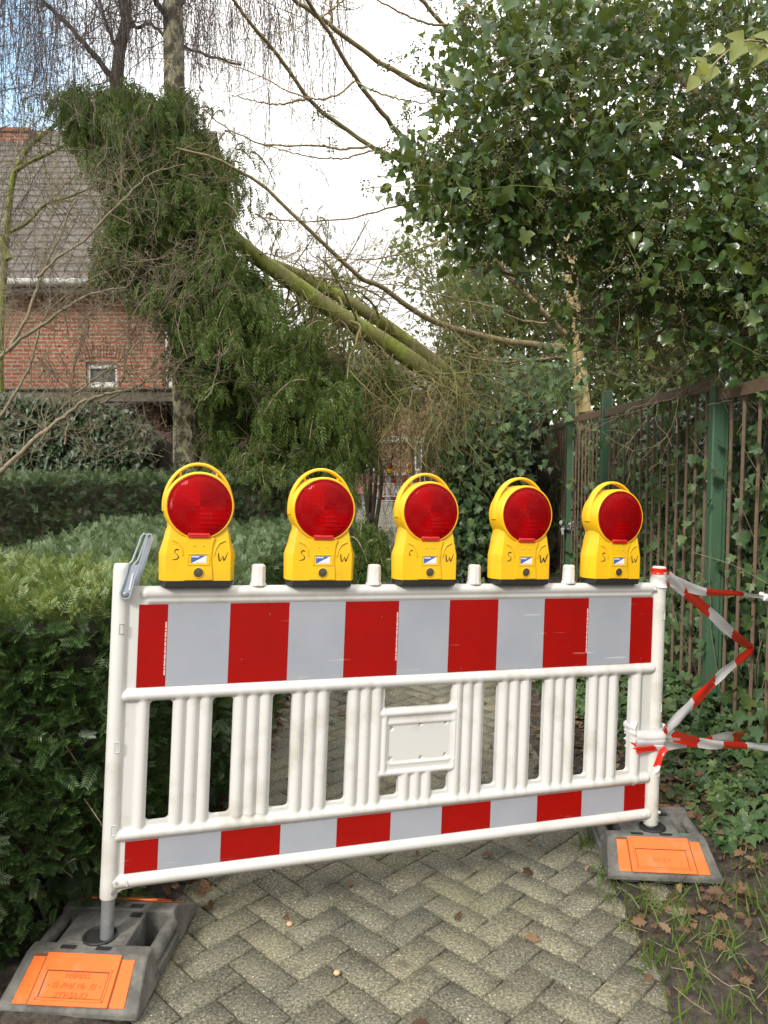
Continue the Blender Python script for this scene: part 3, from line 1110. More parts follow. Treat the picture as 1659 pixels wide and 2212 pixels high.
def make_foot(label, mat4, text):
    root = thing('ballast_block', (0, 0, 0), label, 'base plate', 'rubber feet of the barrier', mat=mat4)
    hw, L, zt = .2, .262, .112
    mb = MB()
    for s in (-1, 1):
        # an end block: sloping face between two raised cheeks
        def sec(x, z0, yl, zl, y2):
            return [(x, s * .085, .012), (x, s * L, .012), (x, s * L, zl), (x, s * y2, zt), (x, s * .085, zt)]
        prof = [(s * .085, .012), (s * L, .012), (s * L, .034), (s * .132, zt), (s * .085, zt)]
        mb.loft([[(-hw, y, z) for y, z in prof], [(-hw + .002, y, z) for y, z in prof]] if False else [[(-hw + (.022 if z > .05 else 0), y, z) for y, z in prof], [(hw - (.022 if z > .05 else 0), y, z) for y, z in prof]])
        for x in (-.12, 0, .12):
            mb.box((x, s * .2, .006), (.07, .1, .013))
    mb.box((-.055 + .045, 0, .0595), (.21, .170, .101))
    # outer walls beside the hand holes
    for sx in (-1, 1):
        mb.tube([(sx * .172, -.09, .072), (sx * .172, .09, .072)], .021, 14)
        mb.box((sx * .182, 0, .03), (.03, .17, .034))
    body = mb.build('body', M['rubber'], root, bevel=.006, seg=2, angle=40)
    for (x, y, w, l) in ((.07, .06, .035, .022), (.055, .105, .04, .02), (-.03, .11, .04, .018), (-.065, -.108, .045, .016), (.04, -.108, .045, .016)):
        mb = MB()
        mb.box((x, y, zt + .0006), (w, l, .0016))
        mb.build('socket_shade', M['hole'], body)  # flat black plate on top, painted shade of a socket
    mb = MB()
    mb.lathe([(.047, zt - .01), (.050, zt + .004), (.046, zt + .007), (.040, zt + .003), (.036, zt - .004)], 30, (.004, -.052, 0), 'z', caps=False)
    mb.build('collar', M['black'], body, angle=40)
    mb = MB()
    mb.lathe([(.041, zt + .0005), (.041, zt + .001)], 24, (.004, -.052, 0), 'z')
    mb.build('post_hole_shade', M['hole'], body)  # black disc painting the shade down the hole round the pipe
    for s in (-1, 1):
        ang = math.atan2(zt - .034, L - .132)
        Ms = Matrix.Translation((0, s * L, .034)) @ Matrix.Rotation(0 if s < 0 else math.pi, 4, 'Z') @ Matrix.Rotation(ang, 4, 'X')
        # panel on the slope: u across, v up the slope, w outwards
        mb = MB()
        SLP = math.hypot(zt - .034, L - .132)
        def plate(poly, w0, w1):
            mb.loft([[Ms @ Vector((u, v, w0)) for u, v in poly], [Ms @ Vector((u, v, w1)) for u, v in poly]])
        plate([(-.158, .012), (.158, .012), (.148, SLP - .014), (-.148, SLP - .014)], .0004, .003)
        plate([(-.112, .010), (.112, .010), (.108, SLP - .004), (-.108, SLP - .004)], .003, .0075)
        for (u0, u1, v0, v1) in ((-.096, .096, .100, .106), (-.096, .096, .022, .028), (-.096, -.090, .022, .106), (.090, .096, .022, .106)):
            plate([(u0, v0), (u1, v0), (u1, v1), (u0, v1)], .0075, .0095)
        panel = mb.build('reflector_panel', M['orange'], root, bevel=.0015)
        mb = MB()
        for (u0, u1, v0, v1) in ((-.090, .090, .0968, .100), (-.090, .090, .028, .030), (-.090, -.0875, .03, .097), (.0875, .090, .03, .097)):
            plate([(u0, v0), (u1, v0), (u1, v1), (u0, v1)], .0074, .0079)
        for u in (-.1145, .1145):
            plate([(u - .0018, .012), (u + .0018, .012), (u * .967 + .0018, SLP - .016), (u * .967 - .0018, SLP - .016)], .0028, .0034)
        plate([(-.150, SLP - .0135), (-.110, SLP - .0135), (-.110, SLP - .006), (-.145, SLP - .006)], .0004, .0012)
        mb.build('groove_shade_lines', M['groove_shade'], panel)  # thin dark strips paint the shade of grooves beside the raised frame
        if s < 0:
            for (txt, v, sz) in text:
                me = font_mesh(txt, sz, .0016)
                me.transform(Ms @ Matrix.Translation((0, v, .0083)))
                link('lettering', me, M['orange'], panel)
    mb = MB()
    return root


foot_l = Matrix.Translation((-.845, 2.247, 0.0)) @ Matrix.Rotation(R(-4), 4, 'Z')
make_foot('grey rubber foot with orange plate reading TL-Prüf. Nr. 92, under the bare steel pipe', foot_l,
          [('WEMAS', .080, .021), ("\u2022 TL-Prüf. Nr. 92 \u2022", .054, .0205), ('ZTV-SA K1', .030, .0205)])
foot_r = Matrix.Translation((1.02, 2.888, .018)) @ Matrix.Rotation(R(-5), 4, 'Z')
make_foot('worn grey rubber foot with scuffed orange plate on the soil under the taped post', foot_r, [("W /\\ V", .05, .024)])

# ================================================================ FAR END OF THE PATH
far = copy_tree(barrier)
far['label'] = 'distant white barrier glimpsed through the hanging twigs at the far end of the path'
far.matrix_world = Matrix.Translation((-.42, 25, .97)) @ Matrix.Rotation(R(2), 4, 'Z')
for i, (x, lab) in enumerate(((.20, 'tiny distant red lamp on the far barrier, leftmost of its three'), (.62, 'tiny distant red lamp on the far barrier, middle of its three, half hidden by twigs'), (1.27, 'tiny distant red lamp on the far barrier, rightmost of its three'))):
    o = copy_tree(protol)
    o['label'] = lab
    o['group'] = 'lamps on the distant barrier'
    o.matrix_world = far.matrix_world @ Matrix.Translation((x, 0, .0535))
for i, x in enumerate((-.07, 1.89)):
    mb = MB()
    mb.loft([[(-.2, -.3, .0), (.2, -.3, .0), (.2, .3, .0), (-.2, .3, .0)], [(-.2, -.3, .05), (.2, -.3, .05), (.2, .3, .05), (-.2, .3, .05)], [(-.17, -.16, .11), (.17, -.16, .11), (.17, .16, .11), (-.17, .16, .11)]])
    o = mb.build('ballast_block', M['rubber'], None, bevel=.01)
    o.matrix_world = Matrix.Translation((-.42 + x, 25, 0))
    tag(o, ('grey foot under the left end of the distant barrier', 'grey foot under the right end of the distant barrier')[i], 'base plate', 'feet of the distant barrier')

# ================================================================ HOUSES
def wall_with_hole(mb, x0, x1, z0, z1, y, t, holes):
    xs = sorted({x0, x1, *[h[0] for h in holes], *[h[1] for h in holes]})
    zs = sorted({z0, z1, *[h[2] for h in holes], *[h[3] for h in holes]})
    for i in range(len(xs) - 1):
        for j in range(len(zs) - 1):
            cx, cz = (xs[i] + xs[i + 1]) / 2, (zs[j] + zs[j + 1]) / 2
            if any(h[0] < cx < h[1] and h[2] < cz < h[3] for h in holes): continue
            mb.box((cx, y + t / 2, cz), (xs[i + 1] - xs[i], t, zs[j + 1] - zs[j]))


HY = 14.0
house = thing('brick_house', (-7.5, HY, 0), 'red brick house with grey tiled roof and a small arched window', 'house')
HX0, HX1 = -13.0, -3.95
wx0, wx1 = (at(185, 800, HY)[0], at(253, 800, HY)[0])
wz0, wz1 = at(250, 838, HY)[2], at(250, 782, HY)[2]
mb = MB()
wall_with_hole(mb, HX0, HX1, 0, 4.55, HY, .3, [(wx0, wx1, wz0, wz1)])
mb.box((HX1 - .15, HY + 3.8, 2.3), (.3, 7.0, 4.6))
w = mb.build('wall', M['brick'], None)
w.parent = house
w.matrix_parent_inverse = house.matrix_world.inverted()


def under(o, p):
    o.parent = p
    m = Matrix.Identity(4)
    q = p
    while q is not None:
        m = q.matrix_parent_inverse @ q.matrix_basis @ m
        q = q.parent
    o.matrix_parent_inverse = m.inverted()
    return o


house.matrix_basis = Matrix.Translation((-7.5, HY, 0))
w.matrix_parent_inverse = house.matrix_basis.inverted()
# arch of bricks on end over the window
mb = MB()
n = 16
cxw = (wx0 + wx1) / 2
rad = 1.0
zc = wz1 - rad + .10
for i in range(n):
    q = R(90 + 24 - 48 * (i + .5) / n)
    Mq = Matrix.Translation((cxw + math.cos(q) * (rad + .10), HY - .006, zc + math.sin(q) * (rad + .10))) @ Matrix.Rotation(R(90) - q, 4, 'Y')
    mb.box((0, 0, 0), (.045, .03, .2), Mq)
under(mb.build('window_arch', M['brick']), house)
mb = MB()
fw = .055
Yf = HY + .10
for (cx, cz, dx, dz) in ((wx0 + fw / 2, (wz0 + wz1) / 2, fw, wz1 - wz0), (wx1 - fw / 2, (wz0 + wz1) / 2, fw, wz1 - wz0), (cxw, wz0 + fw, wx1 - wx0 - 2 * fw, fw * 2), (cxw, wz1 - fw, wx1 - wx0 - 2 * fw, fw * 2)):
    mb.box((cx, Yf, cz), (dx, .08, dz))
fr = under(mb.build('window', M['frame'], bevel=.006), house)
mb = MB()
mb.box((cxw, Yf + .02, (wz0 + wz1) / 2), (wx1 - wx0 - 2 * fw, .01, wz1 - wz0 - 4 * fw))
under(mb.build('pane', M['glass']), fr)
mb = MB()
mb.box((cxw, HY - .03, wz0 - .04), (wx1 - wx0 + .16, .12, .06))
under(mb.build('sill', M['slab'], bevel=.01), fr)
# roof: rows of overlapping tiles
mb = MB()
ez, rz = 4.62, 8.75
rows = 24
ey, ry = HY - .35, HY + 3.6
for i in range(rows):
    t0, t1 = i / rows, (i + 1.25) / rows
    y0, z0 = ey + (ry - ey) * t0, ez + (rz - ez) * t0
    y1, z1 = ey + (ry - ey) * t1, ez + (rz - ez) * t1
    m = 40
    for k in range(m):
        xa = HX0 - .3 + (HX1 + .25 - HX0 + .3) * k / m
        xb = HX0 - .3 + (HX1 + .25 - HX0 + .3) * (k + 1) / m - .012
        dz = .035 + random.uniform(-.008, .008)
        mb.add([(xa, y0, z0 + dz), (xb, y0, z0 + dz), (xb, y1, z1), (xa, y1, z1), (xa, y0, z0 - .02), (xb, y0, z0 - .02)], [(0, 1, 2, 3), (4, 5, 1, 0)])
mb.add([(HX0 - .3, ry, rz), (HX1 + .25, ry, rz), (HX1 + .25, ry + 4, ez), (HX0 - .3, ry + 4, ez)], [(0, 1, 2, 3)])
rf = under(mb.build('roof', M['tile']), house)
mb = MB()
cpx = at(32, 300, HY + 3.4)
ctop = at(32, 285, HY + 3.3)[2]
mb.box((cpx[0], HY + 3.5, ctop - .6), (.72, .5, 1.2))
mb.box((cpx[0], HY + 3.5, ctop + .03), (.80, .58, .08))
ch_ = under(mb.build('chimney', M['brick']), rf)
mb = MB()
mb.tube([(HX0 - .3, ey - .06, ez - .05), (HX1 + .2, ey - .06, ez - .05)], .075, 10)
mb.box(((HX0 + HX1) / 2, HY - .17, ez - .16), (HX1 - HX0 + .3, .34, .06))
under(mb.build('gutter', M['gutter'], angle=40), house)
mb = MB()
mb.tube([(HX1 + .10, HY - .10, 2.9), (HX1 + .10, HY - .10, 4.5)], .05, 10)
mb.box((HX1 + .16, HY + .2, 3.6), (.26, .24, 1.7))
under(mb.build('corner_trim', M['frame'], angle=40), house)
pz = at(350, 850, 12.6)[2]
mb = MB()
mb.box((-4.55, 12.9, pz - .10), (3.6, 2.1, .18))
mb.box((-4.55, 12.9, pz + .01), (3.7, 2.2, .04))
under(mb.build('porch_roof', M['slab'], bevel=.01), house)
mb = MB()
mb.box((at(328, 900, 12.6)[0], 12.6, (pz - .2) / 2), (.36, .36, pz - .2))
under(mb.build('porch_pillar', M['brickfar']), house)
mb = MB()
for i in range(16):
    mb.box((-3.75 + i * .15, 13.6, 1.25), (.14, .05, 2.5 + .0 * i))
under(mb.build('door', M['darkwood'], bevel=.006), house)

# a board fence behind the birch
bf = thing('board_fence', (-2.4, 10.8, 0), 'dark brown board fence half hidden behind the birch trunk', 'fence')
mb = MB()
for i in range(26):
    mb.box((-.95 + i * .105 - .4, 0, .95 + random.uniform(-.01, .01)), (.098, .025, 1.9))
mb.build('boards', M['darkwood'], bf, bevel=.004)
for x in (-1.3, .2, 1.3):
    mb = MB()
    mb.box((x, .05, 1.0), (.09, .09, 2.0))
    mb.build('post', M['darkwood'], bf, bevel=.006)

fh = thing('brick_building', (0, 33, 0), 'distant orange red brick building with a white band, seen through the twigs', 'building')
mb = MB()
wall_with_hole(mb, -4.6, 4.2, 0, 4.3, 33, .3, [(-1.15, -.35, 1.0, 3.4), (1.3, 1.9, 1.0, 2.2), (-3.4, -2.6, 1.0, 2.4)])
fhm = Matrix.Translation((0, 33, 0))
fh.matrix_basis = fhm
under(mb.build('wall', M['brickfar']), fh)
mb = MB()
mb.box((.75, 32.95, 2.32), (2.2, .1, .26))
under(mb.build('white_band', M['frame']), fh)
for (a, b, c, d) in ((-1.15, -.35, 1.0, 3.4), (1.3, 1.9, 1.0, 2.2), (-3.4, -2.6, 1.0, 2.4)):
    mb = MB()
    for (cx, cz, dx, dz) in ((a + .04, (c + d) / 2, .08, d - c), (b - .04, (c + d) / 2, .08, d - c), ((a + b) / 2, c + .04, b - a - .16, .08), ((a + b) / 2, d - .04, b - a - .16, .08), ((a + b) / 2, (c + d) / 2, .05, d - c - .16)):
        mb.box((cx, 33.1, cz), (dx, .08, dz))
    f_ = under(mb.build('window', M['frame']), fh)
    mb = MB()
    mb.box(((a + b) / 2, 33.14, (c + d) / 2), (b - a - .14, .02, d - c - .14))
    under(mb.build('pane', M['glass']), f_)
mb = MB()
mb.prism([(32.6, 4.3), (37, 4.3), (37, 4.6), (34.8, 6.2), (32.6, 4.4)], -4.8, 4.4, 'x')
under(mb.build('roof', M['tile']), fh)

# ================================================================ IRON FENCE
FX0, FS = 1.535, .066


def fx(y): return FX0 + FS * y


fence = thing('iron_fence', (fx(4.2), 4.2, 0), 'tall iron fence of green posts and rusty upright bars along the soil', 'fence')
fence.matrix_basis = Matrix.Translation((fx(4.2), 4.2, 0))
POSTS = [(1.2, 2.03), (4.19, 2.035), (6.95, 2.13), (8.75, 2.16), (12.4, 2.05), (15.4, 2.0)]
ang = math.atan(FS)
for (y, h) in POSTS:
    mb = MB()
    Mp = Matrix.Translation((fx(y), y, 0)) @ Matrix.Rotation(-ang, 4, 'Z')
    mb.box((0, 0, h / 2), (.085, .072, h), Mp)
    mb.box((-.010, -.040, h / 2 + .001), (.062, .008, h - .004), Mp)
    under(mb.build('post', M['green_paint'], bevel=.004), fence)
for i in range(len(POSTS) - 1):
    (ya, ha), (yb, hb) = POSTS[i], POSTS[i + 1]
    za, zb = [(1.87, 1.87), (1.93, 1.93), (1.94, 1.95), (1.93, 1.92), (1.90, 1.9)][i]
    for (za_, zb_, hh) in ((za, zb, .065), (.14, .14, .05)):
        mb = MB()
        A, B = Vector((fx(ya) - .02, ya + .045, za_)), Vector((fx(yb) - .02, yb - .045, zb_))
        d = (B - A).normalized()
        s = Vector((d.y, -d.x, 0)).normalized()
        mb.loft([[P + s * a + Vector((0, 0, b)) for a, b in ((-.006, -hh / 2), (.006, -hh / 2), (.006, hh / 2), (-.006, hh / 2))] for P in (A, B)])
        under(mb.build('rail', M['rust'], bevel=.002), fence)
    n = max(2, int((yb - ya) / .172))
    for k in range(1, n):
        if len([o for o in fence.children if o.name.startswith('bar')]) > 96: break
        y = ya + (yb - ya) * k / n + random.uniform(-.01, .01)
        if y < 2.4: continue
        mb = MB()
        x = fx(y)
        lean = random.uniform(-.006, .006)
        mb.tube([(x, y, .02), (x + lean, y + lean, 1.0), (x, y, za - .02)], .0095, 7)
        under(mb.build('bar', M['rust'], angle=40), fence)

# rag tied round a far post
mb = MB()
cy = 8.75
c0 = Vector((fx(cy), cy - .02, 1.02))
c0.z = at(1226, 1137, 8.7)[2]
for k in range(4):
    pts = [c0 + Vector((.075 * math.cos(q) * (1 + .1 * k), .07 * math.sin(q), .018 * math.sin(q * 2 + k) + (k - 1.5) * .022)) for q in np.linspace(0, 2 * math.pi, 18)]
    mb.tube(pts, [.017 + .005 * math.sin(i * 1.3 + k) for i in range(18)], 8)
mb.tube([c0 + Vector((-.06, -.06, 0)), c0 + Vector((-.10, -.08, -.03)), c0 + Vector((-.09, -.08, -.09))], [.02, .022, .012], 8)
tag(mb.build('cloth_rag', M['cloth'], angle=60), 'pale grey rag knotted round a green fence post', 'rag')


# ================================================================ BARRIER TAPE
def tape(parent, name, path, width, wdir, red0=.0, per=.115, n=60, twist=0, fold=.35, seed=0):
    P = smooth_path(path, n)
    d = np.concatenate([[0], np.cumsum(np.linalg.norm(np.diff(P, axis=0), axis=1))])
    t = nrm(np.gradient(P, axis=0))
    wv = np.broadcast_to(np.asarray(wdir, float), P.shape)
    wv = nrm(wv - (wv * t).sum(1, keepdims=True) * t)
    nn = np.cross(t, wv)
    V, F, mi = [], [], []
    rr = np.random.default_rng(seed)
    ph = rr.uniform(0, 6)
    wid = np.interp(np.linspace(0, 1, n), np.linspace(0, 1, len(width)), width) if np.ndim(width) else np.full(n, width)
    for i in range(n):
        q = twist * i / n + .12 * math.sin(i * .35 + ph)
        a = wv[i] * math.cos(q) + nn[i] * math.sin(q)
        b = -wv[i] * math.sin(q) + nn[i] * math.cos(q)
        for u in (-1, -.45, .1, .6, 1):
            f = fold * wid[i] * .25 * math.sin(u * 3 + ph + i * .11)
            V.append(P[i] + a * u * wid[i] / 2 + b * f)
    for i in range(n - 1):
        for j in range(4):
            F.append((i * 5 + j, i * 5 + j + 1, i * 5 + 6 + j, i * 5 + 5 + j))
            mi.append(0 if ((d[i] + red0 + .005 * j) // per) % 2 == 0 else 1)
    return np_obj(name, V, [np.array(F)], [M['tape_red'], M['tape_white']], parent, midx=mi, smooth=True)


PT = MBAR @ Vector((1.897, 0, .09))
PL = MBAR @ Vector((1.890, 0, -.55))
bx = lambda y: fx(y) - .014


def ring(c, ax, r, z, turns=1.0, n=14, sl=0.0):
    X, Y, Z = (MBAR.to_3x3() @ Vector(v) for v in ((1, 0, 0), (0, 1, 0), (0, 0, 1)))
    return [c + X * r * math.cos(q) * ax + Y * r * math.sin(q) + Z * (z + sl * math.sin(q)) for q in np.linspace(0, turns * 2 * math.pi, n)]


t1 = thing('barrier_tape', tuple(PT), 'red and white tape strung in a V between post and fence bar', 'tape')
t1.matrix_basis = Matrix.Translation(PT)
UPZ = (0, 0, 1)
barP = Vector((bx(3.62), 3.62, at(1633, 1400, 3.62)[2]))
o = tape(None, 'tape_band', ring(PT, 1, .0295, .008, 1.05), .022, UPZ, .0, 1.0, 40, seed=1)
under(o, t1)
o = tape(None, 'tape_band', ring(PT, 1, .0305, -.025, 1.05, sl=.01), .04, UPZ, 1.0, 1.0, 40, seed=2)
under(o, t1)
a = PT + Vector((.03, -.01, -.012))
o = tape(None, 'tape_strip', [a, a * .62 + barP * .38 + Vector((-.005, 0, .003)), a * .3 + barP * .7 + Vector((0, 0, -.012)), barP], [.048, .042, .05, .042, .034], (.25, 0, 1), .42, .30, 70, .12, seed=3)
under(o, t1)
lo = PL + Vector((.03, -.025, .045))
o = tape(None, 'tape_strip', [barP + Vector((.004, 0, -.004)), barP * .6 + lo * .4 + Vector((0, 0, .015)), barP * .3 + Vector(lo) * .7, lo], [.034, .044, .05, .042], (-.3, 0, 1), .02, .26, 70, -.1, seed=4)
under(o, t1)
kn = Vector((bx(3.5), 3.5, at(1609, 1290, 3.5)[2]))
o = tape(None, 'tape_strip', [PT + Vector((.028, .0, -.022)), PT * .62 + kn * .38 + Vector((.0, 0, -.035)), PT * .3 + kn * .7 + Vector((0, 0, -.012)), kn], [.05, .034, .022, .014], UPZ, .30, .33, 60, .5, seed=5)
under(o, t1)
mb = MB()
for k in range(5):
    r_ = [Vector((random.gauss(0, .012), random.gauss(0, .008), random.gauss(0, .009))) for _ in range(4)]
    mb.tube([kn + Vector(v) for v in smooth_path(r_, 9)], [.006, .010, .012, .010, .011, .012, .010, .008, .005], 7)
under(mb.build('knot', M['tape_white'], angle=60), t1)
o = tape(None, 'tape_end', [kn, kn + Vector((.03, -.01, -.012)), kn + Vector((.075, -.02, -.045)), kn + Vector((.095, -.02, -.075))], .026, (.4, 0, 1), .2, .5, 24, .3, seed=6)
under(o, t1)
o = tape(None, 'tape_end', [kn, kn + Vector((.04, .0, .0)), kn + Vector((.09, .01, -.012)), kn + Vector((.14, .01, -.03))], .03, (0, 0, 1), .0, .5, 24, -.2, seed=7)
under(o, t1)

t2 = thing('barrier_tape', tuple(PL), 'red and white tape wound round the lower post, running level to the fence', 'tape')
t2.matrix_basis = Matrix.Translation(PL)
X_, Y_, Z_ = (MBAR.to_3x3() @ Vector(v) for v in ((1, 0, 0), (0, 1, 0), (0, 0, 1)))


def loop(z0, z1, hw=.062, d=.032):
    c = MBAR @ Vector((1.850, 0, 0))
    pts = [(-hw, -d), (0, -d - .002), (hw, -d), (hw + .012, 0), (hw, d), (0, d), (-hw, d), (-hw - .008, 0), (-hw, -d)]
    return [c + X_ * p + Y_ * q + Z_ * (z0 + (z1 - z0) * i / 8) for i, (p, q) in enumerate(pts)]


for k, (z0, z1, wd, rd, pr) in enumerate(((-.570, -.556, .024, .0, .09), (-.545, -.515, .045, 1.0, 1.0), (-.525, -.490, .05, 1.0, 1.0))):
    o = tape(None, 'tape_band', loop(z0, z1, .062 + .002 * k, .032 + .0015 * k), wd, UPZ, rd, pr, 60, 0, .6, seed=10 + k)
    under(o, t2)
S0 = MBAR @ Vector((1.915, -.03, -.545))
E1 = Vector((bx(3.62) - .035, 3.61, at(1612, 1588, 3.62)[2]))
o = tape(None, 'tape_strip', [S0 + Vector((0, 0, -.012)), S0 * .6 + E1 * .4 + Vector((0, -.01, -.012)), S0 * .25 + E1 * .75, E1], [.05, .03, .048, .05], UPZ, .40, .32, 60, .25, .5, seed=14)
under(o, t2)
E2 = Vector((bx(3.4) - .01, 3.36, at(1600, 1606, 3.4)[2]))
o = tape(None, 'tape_strip', [S0 + Vector((0, .02, .022)), S0 * .6 + E2 * .4 + Vector((0, .02, -.012)), S0 * .25 + E2 * .75 + Vector((0, .02, -.01)), E2], [.045, .04, .03, .04], UPZ, .33, .2, 60, .35, .6, seed=15)
under(o, t2)
o = tape(None, 'tape_end', [S0 + Vector((0, -.01, -.02)), S0 + Vector((-.02, -.02, -.05)), S0 + Vector((-.035, -.02, -.10)), S0 + Vector((-.05, -.015, -.125))], [.03, .02, .026, .012], (1, 0, .3), .0, .085, 24, .6, seed=16)
under(o, t2)

# ================================================================ LEAVES AND TWIGS: small shapes
def diamond(w, l0=0.0, l1=1.0, m=.45, fold=.0):
    return np.array([(0, l0, 0), (w / 2, l0 + (l1 - l0) * m, fold), (0, l1, 0), (-w / 2, l0 + (l1 - l0) * m, fold)])


def shoot(n=9, ang=58, nl=.36, nw=.075, tip=True, lift=.06):
    """a yew or juniper shoot: two ranks of needles on a stem"""
    V, F = [], []
    for i in range(n):
        y = .12 + .8 * i / (n - 1)
        for s in (-1, 1):
            a = R(ang - 14 * i / n)
            d = np.array([s * math.sin(a), math.cos(a), lift * ((i * 7) % 3 - .6)])
            L = nl * (1 - .35 * (i / n))
            p = np.array([0, y, 0])
            q = nrm(np.cross(d, [0, 0, 1])) * nw / 2
            b = len(V)
            V += [p, p + d * L * .5 + q, p + d * L, p + d * L * .5 - q]
            F.append((b, b + 1, b + 2, b + 3))
    b = len(V)
    V += [np.array(p, float) for p in ((-.012, 0, 0), (.012, 0, 0), (.008, 1.02, .02), (-.008, 1.02, .02))]
    F.append((b, b + 1, b + 2, b + 3))
    return np.array(V), [np.array(F)]


def frond(n=8):
    """a drooping flat conifer spray"""
    V, F = [], []
    def bend(p):
        return np.array([p[0], p[1], p[2] - .22 * p[1] ** 2])
    for i in range(n):
        y = .06 + .84 * i / (n - 1)
        for s in (-1, 1):
            L = .34 * (1 - .55 * abs(i / n - .35))
            a = R(42 - 12 * i / n)
            d = np.array([s * math.sin(a), math.cos(a), -.18])
            q = nrm(np.cross(d, [0, 0, 1])) * .052
            p = np.array([0, y, 0])
            b = len(V)
            V += [bend(p), bend(p + d * L * .55 + q), bend(p + d * L), bend(p + d * L * .55 - q)]
            F.append((b, b + 1, b + 2, b + 3))
    b = len(V)
    V += [bend(np.array(p, float)) for p in ((-.012, 0, 0), (.012, 0, 0), (.03, .6, .01), (0, 1.05, 0))]
    F.append((b, b + 1, b + 2, b + 3))
    return np.array(V), [np.array(F)]


def lobed(lobes):
    """ivy leaf: points round a folded middle"""
    V = [(0, .42, .0)] + list(lobes)
    n = len(lobes)
    F = [(0, 1 + i, 1 + (i + 1) % n) for i in range(n)]
    V = np.array([(x, y, .30 * abs(x) - .34 * (y - .42) ** 2 + .05 * math.sin(i * 2.4) if i else -.02) for i, (x, y, *_) in enumerate(V)])
    return V, [np.array(F)]


IVY5 = lobed([(0, 0), (.22, -.10), (.50, .10), (.30, .36), (.40, .62), (.17, .66), (0, 1.0), (-.17, .66), (-.40, .62), (-.30, .36), (-.50, .10), (-.22, -.10)])
IVYA = lobed([(0, 0), (.26, .06), (.40, .28), (.24, .62), (0, 1.0), (-.24, .62), (-.40, .28), (-.26, .06)])
OVAL = (diamond(.5), [np.array([(0, 1, 2, 3)])])
OAK = lobed([(0, -.1), (.14, .12), (.28, .2), (.18, .34), (.34, .48), (.2, .58), (.26, .78), (.08, .82), (0, 1), (-.1, .84), (-.26, .76), (-.18, .58), (-.34, .46), (-.17, .34), (-.27, .2), (-.12, .12)])
YEW = shoot()
YEWLITE = shoot(5, 55, .42, .12)
FROND = frond()
FRONDLITE = frond(5)


def rvec(n, s=(1, 1, 1)):
    return rng.normal(size=(n, 3)) * np.asarray(s)


def hedge_points(faces, dens, bulge, seed):
    """points on hedge faces: (origin, u, v, normal) rectangles"""
    P, N = [], []
    for (o, u, v, n) in faces:
        o, u, v, n = (np.array(q, float) for q in (o, u, v, n))
        k = int(np.linalg.norm(np.cross(u, v)) * dens)
        a, b = rng.random(k), rng.random(k)
        p = o + a[:, None] * u + b[:, None] * v
        w = soft_noise(p[:, 0] + p[:, 1] * .7, p[:, 2] * 1.3 + p[:, 1] * .6, seed, 3, 1.6) * bulge
        p = p + n * (w - np.abs(rng.normal(0, .03, k)))[:, None]
        P.append(p)
        N.append(np.broadcast_to(n, p.shape))
    return np.concatenate(P), np.concatenate(N)


def lump_box(lo, hi, name, mat, parent, seg=.12, amp=.03, seed=0):
    """an uneven dark block, shade among inner stems put into its colour"""
    mb_V, mb_F, n0 = [], [], 0
    lo, hi = np.array(lo, float), np.array(hi, float)
    for ax in range(3):
        for side in (0, 1):
            if ax == 2 and side == 0: continue
            u, v = [i for i in range(3) if i != ax]
            nu, nv = max(2, int((hi[u] - lo[u]) / seg)), max(2, int((hi[v] - lo[v]) / seg))
            A, B = np.meshgrid(np.linspace(lo[u], hi[u], nu), np.linspace(lo[v], hi[v], nv), indexing='ij')
            Pp = np.zeros(A.shape + (3,))
            Pp[..., u], Pp[..., v], Pp[..., ax] = A, B, (hi if side else lo)[ax]
            Pp += amp * np.stack([np.sin(Pp[..., 1] * 9 + Pp[..., 2] * 7 + seed), np.sin(Pp[..., 0] * 8 + Pp[..., 2] * 9 + seed), np.sin(Pp[..., 0] * 9 + Pp[..., 1] * 8 + seed)], -1)
            i = (np.arange(nu - 1)[:, None] * nv + np.arange(nv - 1)[None]).ravel() + n0
            mb_F.append(np.stack([i, i + 1, i + nv + 1, i + nv], -1))
            mb_V.append(Pp.reshape(-1, 3))
            n0 += nu * nv
    return np_obj(name, np.concatenate(mb_V), [np.concatenate(mb_F)], mat, parent, smooth=True)


def plant(name, label, cat, group=None):
    return thing(name, (0, 0, 0), label, cat, group)


def leaves(name, tpl, P, D, N, sc, mat, parent):
    V, F = scatter(tpl[0], tpl[1], P, D, N, sc)
    return np_obj(name, V, F, mat, parent)


# ---------------------------------------------------------------- hedges on the left
near = plant('yew_hedge', 'tall dark clipped yew hedge with yellowish top, beside the grey hook', 'hedge')
HT = 1.075
faces = [((-3.0, 2.12, .10), (1.75, .0, 0), (0, .02, HT - .1), (0, -1, 0)), ((-1.25, 2.14, .05), (.42, .22, 0), (0, 0, HT - .06), (.35, -.94, 0)),
         ((-.83, 2.36, .12), (.06, .9, 0), (-.02, 0, HT - .14), (1, 0, 0))]
P, N = hedge_points(faces, 3000, .035, 1)
keep = ~((P[:, 2] < .28) & (rng.random(len(P)) < .75) & (P[:, 0] > -1.06))
P, N = P[keep], N[keep]
D = N * .75 + np.array([.0, 0, .25]) + rvec(len(P), (.55, .45, .5))
leaves('foliage', YEW, P, D, rvec(len(P), (.7, .7, .7)) + np.array([0, -.1, .7]), rng.uniform(.05, .095, len(P)), M['yew'], near)
topf = [((-3.0, 2.08, HT), (1.8, 0, 0), (0, 1.1, .02), (0, 0, 1)), ((-1.25, 2.16, HT), (.42, .2, 0), (0, .95, 0), (0, 0, 1))]
P, N = hedge_points(topf, 2300, .03, 2)
D = np.array([0, -.12, .55]) + rvec(len(P), (.6, .6, .35))
leaves('top_growth', YEW, P, D, rvec(len(P)) + np.array([0, -.3, .6]), rng.uniform(.05, .10, len(P)), M['yewtop'], near)
